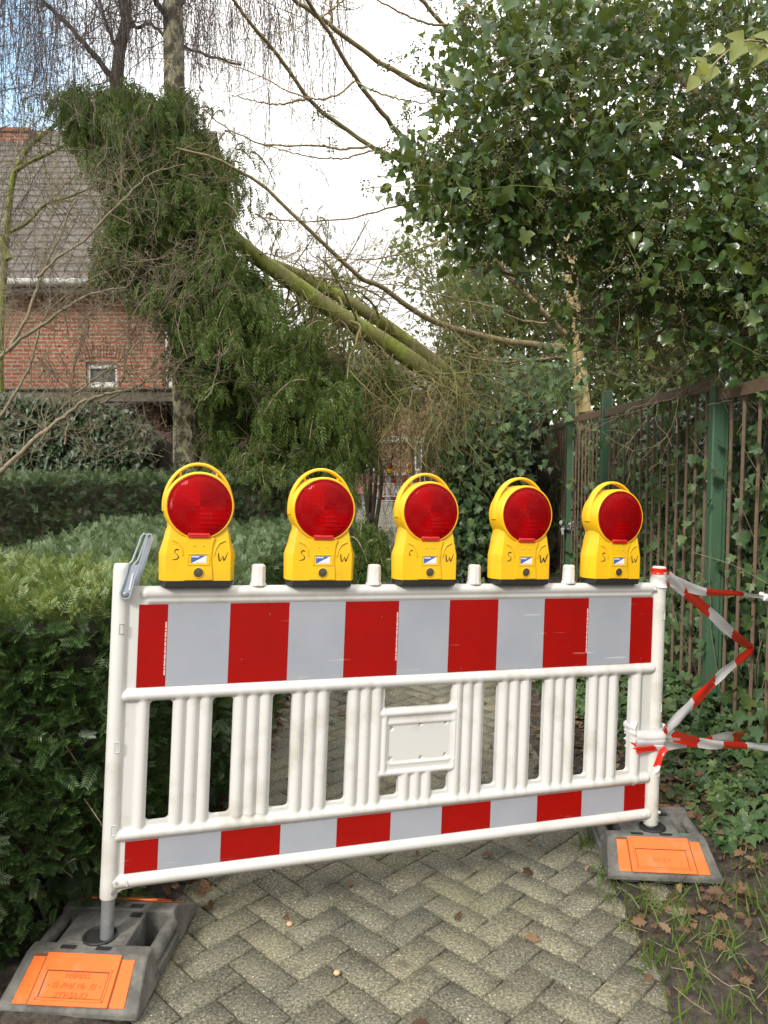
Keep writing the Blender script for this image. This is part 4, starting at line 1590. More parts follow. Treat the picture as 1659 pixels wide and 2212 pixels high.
lump_box((-3.0, 2.26, -.02), (-1.2, 3.1, HT - .09), 'stems', M['core'], near, amp=.02)
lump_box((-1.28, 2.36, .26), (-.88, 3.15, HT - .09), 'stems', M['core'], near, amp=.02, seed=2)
tb = Tubes()
for i in range(14):
    x, y = random.uniform(-1.5, -.86), random.uniform(2.32, 2.6)
    tb.add(smooth_path([(x, y + .1, 0), (x + random.gauss(0, .05), y + .05, .2), (x + random.gauss(0, .08), y, .4), (x + random.gauss(0, .1), y - .1, .7)], 8), np.linspace(.006, .002, 8), 4)
for i in range(5):
    p = np.array([random.uniform(-1.15, -.85), random.uniform(2.26, 2.35), random.uniform(.1, .5)])
    tb.add(smooth_path([p, p + rvec(1, (.03, .03, .02))[0] + (0, -.03, .04), p + rvec(1, (.05, .03, .03))[0] + (.02, -.05, .1)], 5), .0018, 3)
tb.build('branches', M['twig'], near)

gc = plant('low_shrub', 'greyish low yew bush bulging forward at the bottom left corner', 'shrub')
n = 1500
q = rvec(n)
q = nrm(q) * rng.uniform(.8, 1.05, n)[:, None]
q = q[q[:, 1] < .45]
P = np.array([-1.36, 2.02, .38]) + q * np.array([.26, .16, .46])
P = P[P[:, 2] > .02]
leaves('foliage', YEW, P, nrm(P - np.array([-1.36, 2.15, .4])) + rvec(len(P), (.4, .4, .4)) + np.array([0, 0, -.1]), rvec(len(P)) + np.array([0, -.4, .5]), rng.uniform(.05, .09, len(P)), M['hedgefar'], gc)
tb = Tubes()
for i in range(16):
    a = np.array([-1.36 + random.gauss(0, .04), 2.06, 0])
    b = np.array([-1.36, 2.03, .36]) + nrm(rvec(1))[0] * np.array([.2, .12, .3])
    tb.add(smooth_path([a, (a + b) / 2 + rvec(1, (.03, .03, .03))[0], b], 7), np.linspace(.008, .002, 7), 4)
tb.build('stems', M['twig'], gc)

ph = plant('clipped_hedge', 'broad grey green hedge along the path, behind the two leftmost lamps', 'hedge')
HP = .955
faces = [((-2.3, 3.05, HP), (1.66, 0, 0), (0, 3.6, .02), (0, 0, 1))]
P, N = hedge_points(faces, 1150, .045, 4)
D = np.array([0, -.1, .6]) + rvec(len(P), (.6, .6, .35))
leaves('top_growth', YEW, P, D, rvec(len(P)) + np.array([0, -.3, .6]), rng.uniform(.05, .10, len(P)), M['hedgetop'], ph)
faces = [((-.66, 3.1, .06), (0, 3.6, 0), (-.02, 0, HP - .06), (1, 0, 0)), ((-1.6, 3.05, .2), (.95, 0, 0), (0, 0, HP - .2), (0, -1, 0))]
P, N = hedge_points(faces, 1500, .035, 5)
leaves('foliage', YEW, P, N * .7 + np.array([0, -.1, .2]) + rvec(len(P), (.5, .5, .5)), rvec(len(P)) + np.array([0, 0, .6]), rng.uniform(.05, .09, len(P)), M['yew'], ph)
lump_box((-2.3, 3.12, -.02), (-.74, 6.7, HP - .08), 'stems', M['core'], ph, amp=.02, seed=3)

bh = plant('clipped_hedge', 'neat square dark hedge across the garden, in front of the ivy wall', 'hedge')
HB = 1.325
faces = [((-6.0, 6.9, .1), (4.4, 0, 0), (0, 0, HB - .1), (0, -1, 0)), ((-1.6, 6.95, .1), (.85, .1, 0), (0, 0, HB - .1), (0, -1, 0))]
P, N = hedge_points(faces, 1250, .02, 6)
leaves('foliage', YEWLITE, P, N * .5 + np.array([0, -.1, .3]) + rvec(len(P), (.6, .3, .5)), rvec(len(P), (.6, .6, .6)) + np.array([0, -.5, .6]), rng.uniform(.05, .09, len(P)), M['hedgefar'], bh)
faces = [((-6.0, 6.88, HB), (5.25, .05, 0), (0, .9, .02), (0, 0, 1))]
P, N = hedge_points(faces, 800, .02, 7)
leaves('top_growth', YEWLITE, P, np.array([0, -.2, .5]) + rvec(len(P), (.6, .6, .35)), rvec(len(P)) + np.array([0, -.3, .6]), rng.uniform(.06, .10, len(P)), M['hedgetop'], bh)
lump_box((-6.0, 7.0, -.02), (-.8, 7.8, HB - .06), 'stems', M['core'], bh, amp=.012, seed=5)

iw = plant('ivy_wall', 'dark mound of ivy over a garden wall, left of the pale birch trunk', 'ivy')
pol = [(-150, 850), (0, 845), (60, 850), (180, 868), (270, 880), (318, 925), (335, 980), (335, 1050), (-150, 1050)]
P = fill(pol, 5200, 8.7, 9.5)
P[:, 1] = 8.7 + rng.random(len(P)) ** 2 * .9
leaves('foliage', IVYA, P, rvec(len(P), (.4, .3, .3)) + np.array([0, -.35, -.8]), rvec(len(P), (.5, .3, .5)) + np.array([0, -.9, .4]), rng.uniform(.06, .11, len(P)), M['ivydark'], iw)
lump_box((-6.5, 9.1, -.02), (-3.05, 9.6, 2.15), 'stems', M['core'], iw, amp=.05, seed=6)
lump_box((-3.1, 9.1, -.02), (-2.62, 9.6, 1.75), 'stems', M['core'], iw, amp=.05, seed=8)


# ---------------------------------------------------------------- bare branching
def grow(tb, p, d, L, r, lev, kids=(3, 5), spread=.6, droop=.0, wig=.14, k=4, shrink=.62, rmin=.0016):
    n = max(4, int(5 + lev))
    pts = [np.array(p, float)]
    d = nrm(np.array(d, float))
    dirs = [d]
    for i in range(n):
        d = nrm(d + rng.normal(0, wig, 3) + np.array([0, 0, -droop]) * (1.0 if lev < 2 else .4))
        pts.append(pts[-1] + d * L / n)
        dirs.append(d)
    rr = np.linspace(r, max(r * .45, rmin * .7), n + 1)
    tb.add(np.array(pts), rr, k if lev > 1 else 3)
    if lev <= 0: return
    for _ in range(rng.integers(kids[0], kids[1] + 1)):
        i = rng.integers(max(1, n // 3), n + 1)
        dd = nrm(dirs[i] + rng.normal(0, spread, 3))
        grow(tb, pts[i], dd, L * shrink * rng.uniform(.6, 1.15), max(rr[i] * .62, rmin), lev - 1, kids, spread, droop, wig * 1.1, k, shrink, rmin)


def limb(tb, pix, Y, r0, r1, n=22, k=7, wig=.0):
    ys = np.linspace(Y[0], Y[1], len(pix)) if np.ndim(Y) else np.full(len(pix), Y)
    P = np.array([at(a, b, y) for (a, b), y in zip(pix, ys)])
    P = smooth_path(P, n)
    if wig: P[1:-1] += rng.normal(0, wig, P[1:-1].shape)
    tb.add(P, np.linspace(r0, r1, n), k)
    return P


def spurs(tb, P, n, L, r=.002, side=1.0, droop=.05, lev=0, skip=.1):
    for _ in range(n):
        i = int(len(P) * rng.uniform(skip, .97))
        i = min(i, len(P) - 2)
        t = nrm(P[i + 1] - P[i])
        grow(tb, P[i], nrm(t * .5 + rng.normal(0, side, 3)), L * rng.uniform(.4, 1.2), r, lev, (2, 3), .5, droop, .2, 3)


# the birch with the pale bark, its crown of hanging twigs
bt = plant('birch_tree', 'birch with blotched pale trunk and thin hanging twigs, rising through the conifer', 'tree')
tb = Tubes()
tr = limb(tb, [(407, 1130), (405, 1010), (403, 900), (399, 800), (390, 600), (382, 400), (377, 200), (374, 0), (372, -300), (372, -700)], (8.0, 8.3), .155, .085, 44, 16)
tb.build('trunk', M['barkbirch'], bt)
tb = Tubes()
for (pix, Y) in (([(374, 60), (300, -60), (150, -160), (20, -180)], (8.2, 7.2)), ([(375, 20), (480, -90), (620, -150), (760, -120)], (8.2, 7.6)), ([(373, -60), (330, -170), (230, -260), (90, -330)], (8.3, 9)),
                 ([(374, -30), (440, -170), (540, -260), (660, -300)], (8.3, 9.2)), ([(372, -200), (280, -330), (150, -420), (0, -450)], (8.3, 6.5)), ([(372, -220), (500, -340), (640, -420), (800, -430)], (8.3, 6.8))):
    P = limb(tb, pix, Y, .035, .012, 20, 6, .02)
    spurs(tb, P, 9, 1.0, .008, .8, .03, 2)
tb.build('branch', M['barkdark'], bt)
tb = Tubes()
for i in range(620):                         # long weeping twigs
    x0 = rng.choice([rng.uniform(-60, 360), rng.uniform(380, 760)], p=[.45, .55])
    y0 = rng.uniform(-260, 60)
    Y = rng.uniform(6.4, 9.4)
    end = 40 + rng.random() ** 1.6 * (330 if x0 < 380 else (300 if x0 < 560 else 480) )
    if x0 > 600 and rng.random() < .45: continue
    m = 12
    ys = np.linspace(y0, max(end, y0 + 60), m)
    xs = x0 + np.cumsum(rng.normal(0, 3.4, m)) + (rng.normal(0, 3.0) * np.arange(m))
    P = at(xs, ys, Y + np.cumsum(rng.normal(0, .02, m)))
    tb.add(P, np.linspace(.0034, .0016, m), 3)
    for _ in range(5):
        j = rng.integers(2, m - 1)
        q = P[j]
        s = rng.normal(0, .5, 2)
        tb.add(np.array([q, q + [s[0] * .10, s[1] * .08, -.05], q + [s[0] * .16, s[1] * .12, -.16], q + [s[0] * .19, s[1] * .14, -.28]]), .0015, 3)
tb.build('hanging_twigs', M['twigdark'], bt)

# dark limbed tree standing up out of the conifer
dt = plant('bare_tree', 'bare tree with dark forked limbs standing up out of the top of the conifer', 'tree')
tb = Tubes()
P0 = limb(tb, [(398, 1060), (392, 860), (372, 620), (300, 390), (262, 238), (253, 198), (254, 159), (259, 106), (270, 60), (272, 40), (266, 0), (250, -120), (240, -260)], 8.7, .09, .045, 44, 9)
tb.build('trunk', M['barkdark'], dt)
tb = Tubes()
for pix in ([(252, 195), (238, 165), (212, 128), (185, 99), (150, 56), (116, 23), (92, 2), (60, -40), (0, -90)], [(256, 108), (243, 85), (231, 60), (224, 30), (214, -5), (200, -60)], [(270, 58), (300, 56), (330, 54), (360, 82), (420, 110), (520, 140)],
            [(270, 60), (277, 45), (281, 20), (284, -30)]):
    P = limb(tb, pix, (8.7, 8.3), .038 if len(pix) > 7 else .022, .012, 24, 7, .008)
    spurs(tb, P, 14, .9, .0065, .8, .04, 3)
tb.build('branch', M['barkdark'], dt)
tb = Tubes()
for i in range(36):
    p = at(rng.uniform(-60, 330), rng.uniform(-80, 330), rng.uniform(7.8, 10.5))
    grow(tb, p, rng.normal(0, 1, 3) + [0, 0, -.2], rng.uniform(.8, 1.6), .006, 3, (3, 5), .55, .05, .16, 3, .62, .0022)
tb.build('twigs', M['twigdark'], dt)

# mossy tree before the roof and the bare bush in front of the house
mt = plant('bare_tree', 'crooked mossy bare tree in front of the grey roof at the left edge', 'tree')
tb = Tubes()
P = limb(tb, [(4, 1060), (0, 760), (8, 600), (18, 463), (30, 380), (46, 345), (66, 314), (95, 290), (125, 266), (150, 240)], 9.8, .048, .02, 36, 9)
P2 = limb(tb, [(30, 372), (60, 352), (92, 338), (128, 320), (150, 305)], 9.7, .03, .012, 18, 7)
P3 = limb(tb, [(22, 500), (60, 480), (100, 440), (150, 425), (210, 400)], 9.5, .026, .009, 18, 7)
P4 = limb(tb, [(20, 560), (-10, 500), (-40, 440)], 9.7, .05, .02, 14, 7)
tb.build('trunk', M['barkmoss'], mt)
tb = Tubes()
for Q, n in ((P, 26), (P2, 14), (P3, 16), (P4, 10)):
    spurs(tb, Q, n, .9, .007, .8, .02, 3, .3)
tb.build('twigs', M['twigmoss'], mt)

bs = plant('bare_shrub', 'tangled bare shrub with long pale arching branches in front of the brick house', 'shrub')
tb = Tubes()
LB = []
for pix, Y, r in (([(-60, 1075), (0, 1020), (80, 945), (130, 905), (175, 871), (220, 855), (265, 844)], (6.6, 6.9), .026), ([(-20, 800), (0, 771), (40, 738), (85, 705), (132, 672), (175, 645), (225, 628), (268, 622)], (6.6, 7.0), .02),
                  ([(20, 760), (35, 728), (55, 690), (70, 650), (80, 622), (100, 570), (132, 507), (150, 460), (170, 420)], (6.8, 7.2), .018), ([(80, 600), (120, 560), (190, 510), (260, 440), (300, 400), (330, 372), (400, 355)], (6.8, 7.2), .014),
                  ([(140, 960), (150, 880), (160, 800), (185, 720), (200, 660)], (7.2, 7.4), .012), ([(255, 860), (268, 800), (280, 745), (300, 690), (330, 640)], (7.3, 7.6), .012), ([(215, 872), (300, 830), (340, 800), (380, 770)], (7.2, 7.5), .012),
                  ([(160, 850), (230, 800), (300, 740), (360, 655), (430, 640)], (7.0, 7.3), .009), ([(0, 900), (60, 800), (90, 700), (140, 640), (220, 590), (330, 560)], (6.9, 7.4), .012)):
    Q = limb(tb, pix, Y, r, r * .4, 24, 6, .006)
    LB.append(Q)
tb.build('branch', M['twig'], bs)
tb = Tubes()
for Q in LB:
    spurs(tb, Q, 24, .62, .0042, .8, .0, 3, .12)
for i in range(80):
    p = at(rng.uniform(-20, 440), rng.uniform(380, 1000), rng.uniform(6.6, 8))
    grow(tb, p, rng.normal(0, 1, 3) + [.3, 0, .3], rng.uniform(.5, .9), .0045, 3, (2, 4), .6, .0, .2, 3, .6, .0018)
tb.build('twigs', M['twig'], bs)
P = np.concatenate([fill([(0, 770), (120, 740), (300, 800), (300, 860), (60, 860), (0, 850)], 260, 7.2, 8.0)])
leaves('foliage', OVAL, P, rvec(len(P)), rvec(len(P)), rng.uniform(.02, .05, len(P)), M['yewtop'], bs)

# ---------------------------------------------------------------- the fallen conifer
fc = plant('fallen_conifer', 'fallen conifer with twin mossy trunks leaning over the path, crown hung on the birch', 'tree')
tb = Tubes()
T1 = limb(tb, [(420, 380), (455, 455), (490, 500), (560, 560), (640, 615), (720, 672), (800, 720), (860, 758), (935, 812), (1010, 880), (1080, 960), (1130, 1040)], (8.1, 9.0), .075, .108, 44, 12)
tb.build('trunk', M['barkmoss'], fc)
tb = Tubes()
T2 = limb(tb, [(560, 560), (640, 590), (700, 622), (760, 655), (830, 700), (900, 752), (955, 795), (1020, 860), (1090, 950)], (8.7, 9.3), .055, .09, 34, 12)
tb.build('trunk', M['barkmoss'], fc)
tb = Tubes()
for i in range(46):                          # dead side branches bent down under the stems
    Q = T1 if i % 3 else T2
    j = rng.integers(4, len(Q) - 8)
    p = Q[j]
    d = np.array([rng.normal(-.2, .6), rng.normal(-.2, .5), rng.uniform(-.9, .5)])
    grow(tb, p, d, rng.uniform(.6, 1.3), rng.uniform(.008, .02), 3, (2, 4), .55, .14, .2, 5, .62, .0022)
for i in range(120):                          # the brush hanging over the path
    p = at(rng.uniform(720, 1010), rng.uniform(760, 940), rng.uniform(7.6, 9.4))
    grow(tb, p, [rng.normal(-.1, .5), rng.normal(0, .4), -.6], rng.uniform(.5, 1.0), rng.uniform(.004, .009), 2, (2, 4), .5, .10, .22, 4, .65, .002)
for i in range(110):
    p = at(rng.uniform(560, 1050), rng.uniform(560, 900), rng.uniform(7.8, 9.2))
    grow(tb, p, [rng.normal(0, .7), rng.normal(0, .4), -.3], rng.uniform(.6, 1.1), rng.uniform(.004, .008), 2, (2, 4), .55, .10, .2, 4, .65, .002)
tb.build('branches', M['twigmoss'], fc)


def conifer_crown(polys, parent, name, mat):
    parts = []
    tb = Tubes()
    for (poly, nc, per, Y0, Y1, sg, sc) in polys:
        C = fill(poly, nc, Y0, Y1)
        for c in C:                          # each clump is one hanging branch: an arching stem with sprays along it
            side = rng.choice([-1, 1]) * rng.uniform(.1, .7)
            d = np.array([side, rng.normal(-.3, .5), .15])
            L = sg * rng.uniform(1.2, 2.2)
            tt = np.linspace(0, 1, 9)
            stem = c + d * L * tt[:, None] * .8 + np.array([0, 0, -1.0]) * (L * .75 * tt ** 2)[:, None]
            tb.add(stem, np.linspace(.012, .004, 9), 3)
            k = int(per * 2.4)
            u = rng.uniform(.1, 1, k)
            p = c + d * L * u[:, None] * .8 + np.array([0, 0, -1.0]) * (L * .75 * u ** 2)[:, None] + rvec(k, (sg * .25, sg * .28, sg * .22))
            # keep the crown off the house front, the roof and the birch foot: ragged edge
            f_ = p[:, 1] * CP - (p[:, 2] - CAM_H) * SP
            qx = 829.5 + 1661.7 * p[:, 0] / f_
            qx = qx + rng.normal(0, 16, len(p))
            qy = rng.normal(0, 14, len(p)) + 1106 - 1661.7 * (p[:, 1] * SP + (p[:, 2] - CAM_H) * CP) / f_
            ok = ~inpoly(qx, qy, [(-300, 250), (112, 250), (150, 300), (205, 400), (185, 540), (178, 620), (215, 690), (300, 660), (384, 700), (394, 830), (446, 850), (446, 1010), (-300, 1010)])
            ok &= ~(inpoly(qx, qy, [(430, 180), (700, 180), (700, 560), (600, 560), (500, 450), (440, 320)]) & (rng.random(len(p)) < .55))
            ok &= ~(inpoly(qx, qy, [(470, 465), (560, 515), (660, 590), (640, 640), (540, 580), (465, 520)]) & (rng.random(len(p)) < .93))
            p = p[ok]
            k = len(p)
            if k == 0: continue
            dd = np.array([side * .25, -.12, -1.0]) + rvec(k, (.40, .35, .3))
            nn = np.array([side * .2, -.8, .45]) + rvec(k, (.4, .3, .3))
            parts.append(scatter(FRONDLITE[0], FRONDLITE[1], p, dd, nn, rng.uniform(.5, 1.2, k) * sc * .56))
    V, F = merge(parts)
    np_obj(name, V, F, mat, parent)
    tb.build('branches', M['twig'], parent)


conifer_crown([
    ([(135, 225), (180, 185), (250, 172), (310, 195), (345, 195), (400, 180), (420, 240), (400, 330), (350, 370), (300, 370), (240, 320), (180, 280)], 96, 26, 7.6, 8.8, .28, .24),
    ([(230, 310), (330, 340), (420, 280), (470, 310), (530, 380), (520, 450), (440, 460), (360, 500), (280, 450)], 72, 26, 7.5, 8.8, .28, .24),
    ([(230, 440), (330, 420), (460, 460), (480, 540), (430, 610), (370, 620), (320, 600), (240, 560)], 70, 26, 7.5, 8.8, .28, .25),
    ([(360, 620), (430, 560), (560, 590), (560, 760), (520, 860), (450, 900), (400, 820), (370, 760)], 62, 26, 7.3, 8.6, .28, .26),
    ([(360, 620), (460, 600), (470, 760), (440, 830), (400, 800), (370, 760)], 24, 26, 7.3, 7.9, .26, .25),
    ([(440, 480), (520, 520), (600, 620), (560, 700), (440, 640)], 26, 26, 7.4, 8.4, .26, .24),
    ([(450, 800), (540, 700), (660, 700), (760, 760), (800, 880), (760, 980), (640, 1020), (520, 1010), (450, 960)], 92, 26, 7.2, 8.8, .30, .26),
    ([(580, 720), (700, 690), (840, 760), (860, 860), (740, 880), (620, 830)], 26, 22, 7.8, 9.0, .26, .22),
    ([(400, 210), (520, 250), (560, 330), (590, 470), (520, 480), (440, 330)], 20, 12, 8.0, 9.0, .25, .19),
    ([(520, 480), (700, 420), (760, 640), (640, 600)], 9, 8, 8.6, 9.6, .25, .17),
    ([(960, 900), (1060, 880), (1080, 1040), (1000, 1100), (960, 1010)], 22, 22, 8.6, 10.2, .26, .22),
    ([(480, 960), (600, 990), (720, 1000), (740, 1040), (540, 1050)], 22, 22, 7.0, 8.0, .22, .22),
], fc, 'crown', M['conifer'])

cs = plant('conifer_shrub', 'small dark feathery conifer between the second and third lamps from the hook', 'shrub')
conifer_crown([([(750, 1110), (800, 1090), (845, 1150), (845, 1215), (800, 1250), (745, 1240)], 22, 20, 5.6, 6.3, .13, .15), ([(690, 1080), (760, 1100), (760, 1230), (690, 1200)], 10, 20, 5.8, 6.4, .13, .15)], cs, 'foliage', M['conifer'])
tb = Tubes()
b0 = at(790, 1240, 6.1)
b0[2] = 0
for i in range(6):
    tb.add(smooth_path([b0 + rvec(1, (.08, .08, 0))[0], b0 + rvec(1, (.1, .1, 0))[0] + [0, 0, .4], b0 + rvec(1, (.2, .2, 0))[0] + [0, 0, .9]], 8), np.linspace(.02, .006, 8), 5)
tb.build('trunk', M['barkdark'], cs)

# ---------------------------------------------------------------- pale barked tree behind the fence, limbs over the path
pt = plant('pale_tree', 'pale yellow barked tree behind the fence with a fresh sawn stub', 'tree')
tb = Tubes()
limb(tb, [(1258, 1000), (1256, 880), (1252, 800), (1244, 740), (1240, 690), (1236, 620), (1225, 520), (1215, 420), (1225, 300), (1240, 180), (1250, 60), (1250, -80)], (9.3, 8.6), .092, .05, 44, 14)
tb.build('trunk', M['barkpale'], pt)
mb = MB()
s0, s1 = at(1262, 890, 9.05), at(1253, 816, 9.05)
mb.tube([s0, (s0 + s1) / 2, s1 - np.array([0, 0, .01])], [.085, .08, .078], 16)
st = mb.build('stub', M['barkpale'], pt, angle=40)
mb = MB()
mb.lathe([(.074, s1[2] - .012), (.074, s1[2] + .001), (.0005, s1[2] + .003)], 20, (s1[0], s1[1], 0), 'z')
mb.build('sawn_face', M['wood_cut'], st, angle=40)
tb = Tubes()
LL = []
for pix, Y, r0, r1 in (([(1238, 752), (1180, 748), (1100, 738), (1000, 715), (930, 690), (880, 660), (820, 618), (780, 600), (720, 545), (640, 470), (560, 395), (470, 345), (380, 320)], (9.2, 6.5), .042, .010),
                       ([(1236, 770), (1180, 774), (1100, 782), (1060, 780), (1015, 772)], (9.2, 8.2), .020, .010),
                       ([(1244, 745), (1190, 690), (1140, 640), (1070, 560), (1030, 510), (985, 430), (912, 370), (800, 314), (720, 260), (664, 212), (610, 130), (549, 59), (490, -20)], (9.2, 6.0), .036, .012),
                       ([(1225, 540), (1140, 420), (1060, 320), (1010, 240), (962, 202), (896, 178), (787, 112), (690, 36), (640, 4), (560, -60)], (8.9, 5.8), .038, .013),
                       ([(1100, 600), (1020, 480), (945, 387), (879, 311), (830, 248), (770, 175), (714, 76), (664, 4), (630, -50)], (8.0, 5.6), .030, .012),
                       ([(1215, 420), (1150, 280), (1074, 175), (1020, 120), (972, 69), (912, 2), (880, -40)], (8.7, 6.6), .032, .014),
                       ([(995, 55), (940, 55), (906, 45), (860, 25), (815, 0), (780, -30)], (6.9, 6.4), .012, .006),
                       ([(767, 175), (720, 208), (674, 213), (620, 195), (549, 159), (470, 130)], (6.4, 6.2), .009, .004), ([(770, 178), (830, 205), (880, 218), (950, 226)], (6.4, 6.6), .009, .005),
                       ([(800, 314), (740, 322), (680, 314), (620, 316), (549, 306), (480, 270), (440, 235)], (6.9, 6.4), .011, .005),
                       ([(815, 322), (750, 340), (690, 342), (630, 330), (560, 310)], (7.0, 6.6), .009, .004), ([(664, 212), (610, 225), (560, 220), (500, 205)], (6.4, 6.2), .010, .004),
                       ([(1060, 410), (960, 428), (880, 440), (760, 470), (640, 478), (560, 470)], (7.6, 7.0), .012, .005), ([(1090, 470), (1000, 500), (900, 540), (800, 560), (700, 555)], (7.8, 7.2), .013, .005), ([(715, 62), (716, 20), (712, -20)], (6.2, 6.2), .008, .006),
                       ([(690, 42), (730, 10), (760, -20)], (6.2, 6.2), .008, .005), ([(1200, 700), (1120, 690), (1050, 660), (960, 640), (860, 610)], (8.8, 8.0), .012, .006)):
    LL.append(limb(tb, pix, Y, r0, r1, 34, 7, .004))
tb.build('branch', M['barklimb'], pt)
tb = Tubes()
for Q in LL:
    spurs(tb, Q, 9, .5, .0035, .8, -.02, 1, .15)
tb.build('twigs', M['barklimb'], pt)

# ---------------------------------------------------------------- thicket beyond the fallen tree
kinds = ['tall thin bare tree beyond the fallen trunk, left of the others', 'bare tree beyond the fallen trunk, nearest the bright gap in the sky', 'bushy bare tree behind the middle of the fallen trunk', 'bare tree beyond the fallen trunk, against the evergreens']
for i, (px_, Y, h) in enumerate(((600, 15, 6.0), (720, 16.5, 6.6), (800, 14.5, 5.2), (930, 17, 6.6))):
    t_ = plant('bare_tree', kinds[i], 'tree', 'bare trees beyond the fallen trunk')
    tb = Tubes()
    b = at(px_, 1000, Y)
    b[2] = 0
    tops = []
    for k in range(5):
        q = smooth_path([b + rvec(1, (.1, .1, 0))[0], b + rvec(1, (.15, .15, 0))[0] + [0, 0, h * .3], b + rvec(1, (.45, .45, 0))[0] + [0, 0, h * .65], b + rvec(1, (.8, .8, 0))[0] + [0, 0, h * .95]], 16)
        tb.add(q, np.linspace(.045, .010, 16), 5)
        tops.append(q)
    tb.build('trunk', M['barkdark'], t_)
    tb = Tubes()
    for q in tops:
        spurs(tb, q, 25, 1.35, .010, .75, -.03, 3, .22)
    tb.build('twigs', M['twig'], t_)

ev = [('loose pale green evergreen behind the long bare limb, right of the bright sky', [(860, 560), (900, 470), (960, 440), (1060, 520), (1100, 640), (1080, 720), (980, 700), (900, 640)], 1700, 12.0, 14.5),
      ('dense olive evergreen above the far end of the fence, behind the bare limbs', [(1000, 560), (1100, 560), (1240, 640), (1250, 800), (1200, 880), (1080, 900), (1000, 840), (960, 720)], 7000, 10.8, 13.0),
      ('tall evergreen behind the pale trunk, seen through the gaps in the ivy', [(1120, 420), (1300, 380), (1520, 500), (1659, 560), (1659, 820), (1400, 850), (1240, 760), (1180, 600)], 7500, 10.2, 13.0),
      ('low evergreen thicket beyond the fallen trunk on the left of the path', [(560, 640), (700, 600), (860, 700), (900, 800), (860, 900), (700, 860), (580, 800)], 2600, 11.5, 14)]
ev.append(('broad evergreen bush just behind the iron fence, under the bare ivy branches', [(1190, 690), (1420, 690), (1690, 720), (1690, 900), (1180, 900)], 6500, 9.6, 12.0))
for lab, pol, n, Y0, Y1 in ev:
    t_ = plant('evergreen_tree', lab, 'tree', 'evergreens beyond the path')
    C = fill(pol, max(30, n // 32), Y0, Y1)
    P = C[rng.integers(0, len(C), n)] + rvec(n, (.26, .3, .2))
    leaves('crown', OVAL, P, rvec(n) + np.array([0, 0, -.4]), rvec(n) + np.array([0, -.5, .5]), rng.uniform(.08, .16, n), M['evergreen'], t_)
    tb = Tubes()
    ce = C.mean(0)
    base = ce.copy()
    base[2] = 0
    for k in range(4):
        tb.add(smooth_path([base + rvec(1, (.15, .15, 0))[0], (base + ce) / 2 + rvec(1, (.2, .2, .1))[0], ce + rvec(1, (.6, .6, .5))[0]], 12), np.linspace(.06, .015, 12), 6)
    tb.build('trunk', M['barkdark'], t_)
    tb = Tubes()
    for c in C[::2]:
        grow(tb, c, rng.normal(0, 1, 3), .7, .007, 1, (2, 3), .6, 0, .2, 3)
    tb.build('twigs', M['twigmoss'], t_)

# ---------------------------------------------------------------- ivy
im = plant('ivy_tree', 'huge dark glossy ivy with flower heads smothering a tree, overhanging from the upper right', 'ivy')
IVP = [([(1050, 70), (1100, -10), (1150, -70), (1700, -120), (1720, 320), (1660, 560), (1500, 520), (1380, 460), (1250, 450), (1130, 420), (1040, 380), (1005, 300), (985, 200), (1010, 130)], 150, 46, 3.6, 5.2, .16),
       ([(1005, 330), (1150, 380), (1300, 430), (1420, 480), (1320, 530), (1180, 500), (1080, 540), (1020, 490), (930, 420), (915, 380)], 46, 46, 3.8, 5.0, .12),
       ([(1400, 440), (1700, 330), (1720, 760), (1560, 700), (1480, 600)], 52, 44, 3.5, 4.6, .14),
       ([(1180, 520), (1400, 540), (1640, 640), (1700, 780), (1540, 720), (1400, 690), (1260, 740), (1190, 640)], 40, 26, 3.9, 5.2, .13),
       ([(850, 300), (900, 330), (960, 380), (950, 460), (900, 440), (860, 380)], 16, 15, 4.2, 4.8, .06), ([(955, 60), (1010, 40), (1000, 260), (960, 230), (945, 150)], 10, 14, 4.2, 4.9, .07)]
Pl, Pb = [], []
for pol, nc, per, Y0, Y1, sg in IVP:
    C = fill(pol, nc, Y0, Y1)
    Pl.append((C[:, None] + rng.normal(size=(nc, per, 3)) * sg).reshape(-1, 3))
    Pb.append(C)
P = np.concatenate(Pl)
n = len(P)
k5 = rng.random(n) < .45
for tpl_, kk in ((IVYA, ~k5), (IVY5, k5)):
    m_ = int(kk.sum())
    leaves('crown', tpl_, P[kk], rvec(m_, (.6, .5, .4)) + np.array([0, -.25, -.7]), rvec(m_, (.95, .8, .8)) + np.array([-.1, -.35, .45]), rng.uniform(.03, .085, m_), M['ivy'], im)
C = np.concatenate(Pb)
heads = []
tb = Tubes()
for c in C:
    if rng.random() < .25: continue
    for _ in range(rng.integers(1, 4)):
        h = c + rvec(1, (.17, .10, .15))[0] + [0, -.36, .03]
        tb.add(np.array([c, (c + h) / 2 + [0, 0, .02], h]), .0022, 3)
        k = 26
        dirs = nrm(rvec(k)) * rng.uniform(.8, 1.15)
        heads.append(np.stack([h + dirs * .036, dirs], 1))
        for j in range(0, k, 3):
            tb.add(np.array([h, h + dirs[j] * .03]), .0010, 3)
hp = np.concatenate(heads)
BALL = (np.array([(0, -.5, 0), (.5, 0, 0), (0, 0, .5), (-.5, 0, 0), (0, 0, -.5), (0, .5, 0)]), [np.array([(0, 1, 2), (0, 2, 3), (0, 3, 4), (0, 4, 1), (5, 2, 1), (5, 3, 2), (5, 4, 3), (5, 1, 4)])])
leaves('flower_heads', BALL, hp[:, 0], hp[:, 1], rvec(len(hp)), rng.uniform(.008, .013, len(hp)), M['berry'], im)
tb.build('stalks', M['ivyyoung'], im)
tb = Tubes()
LI = []
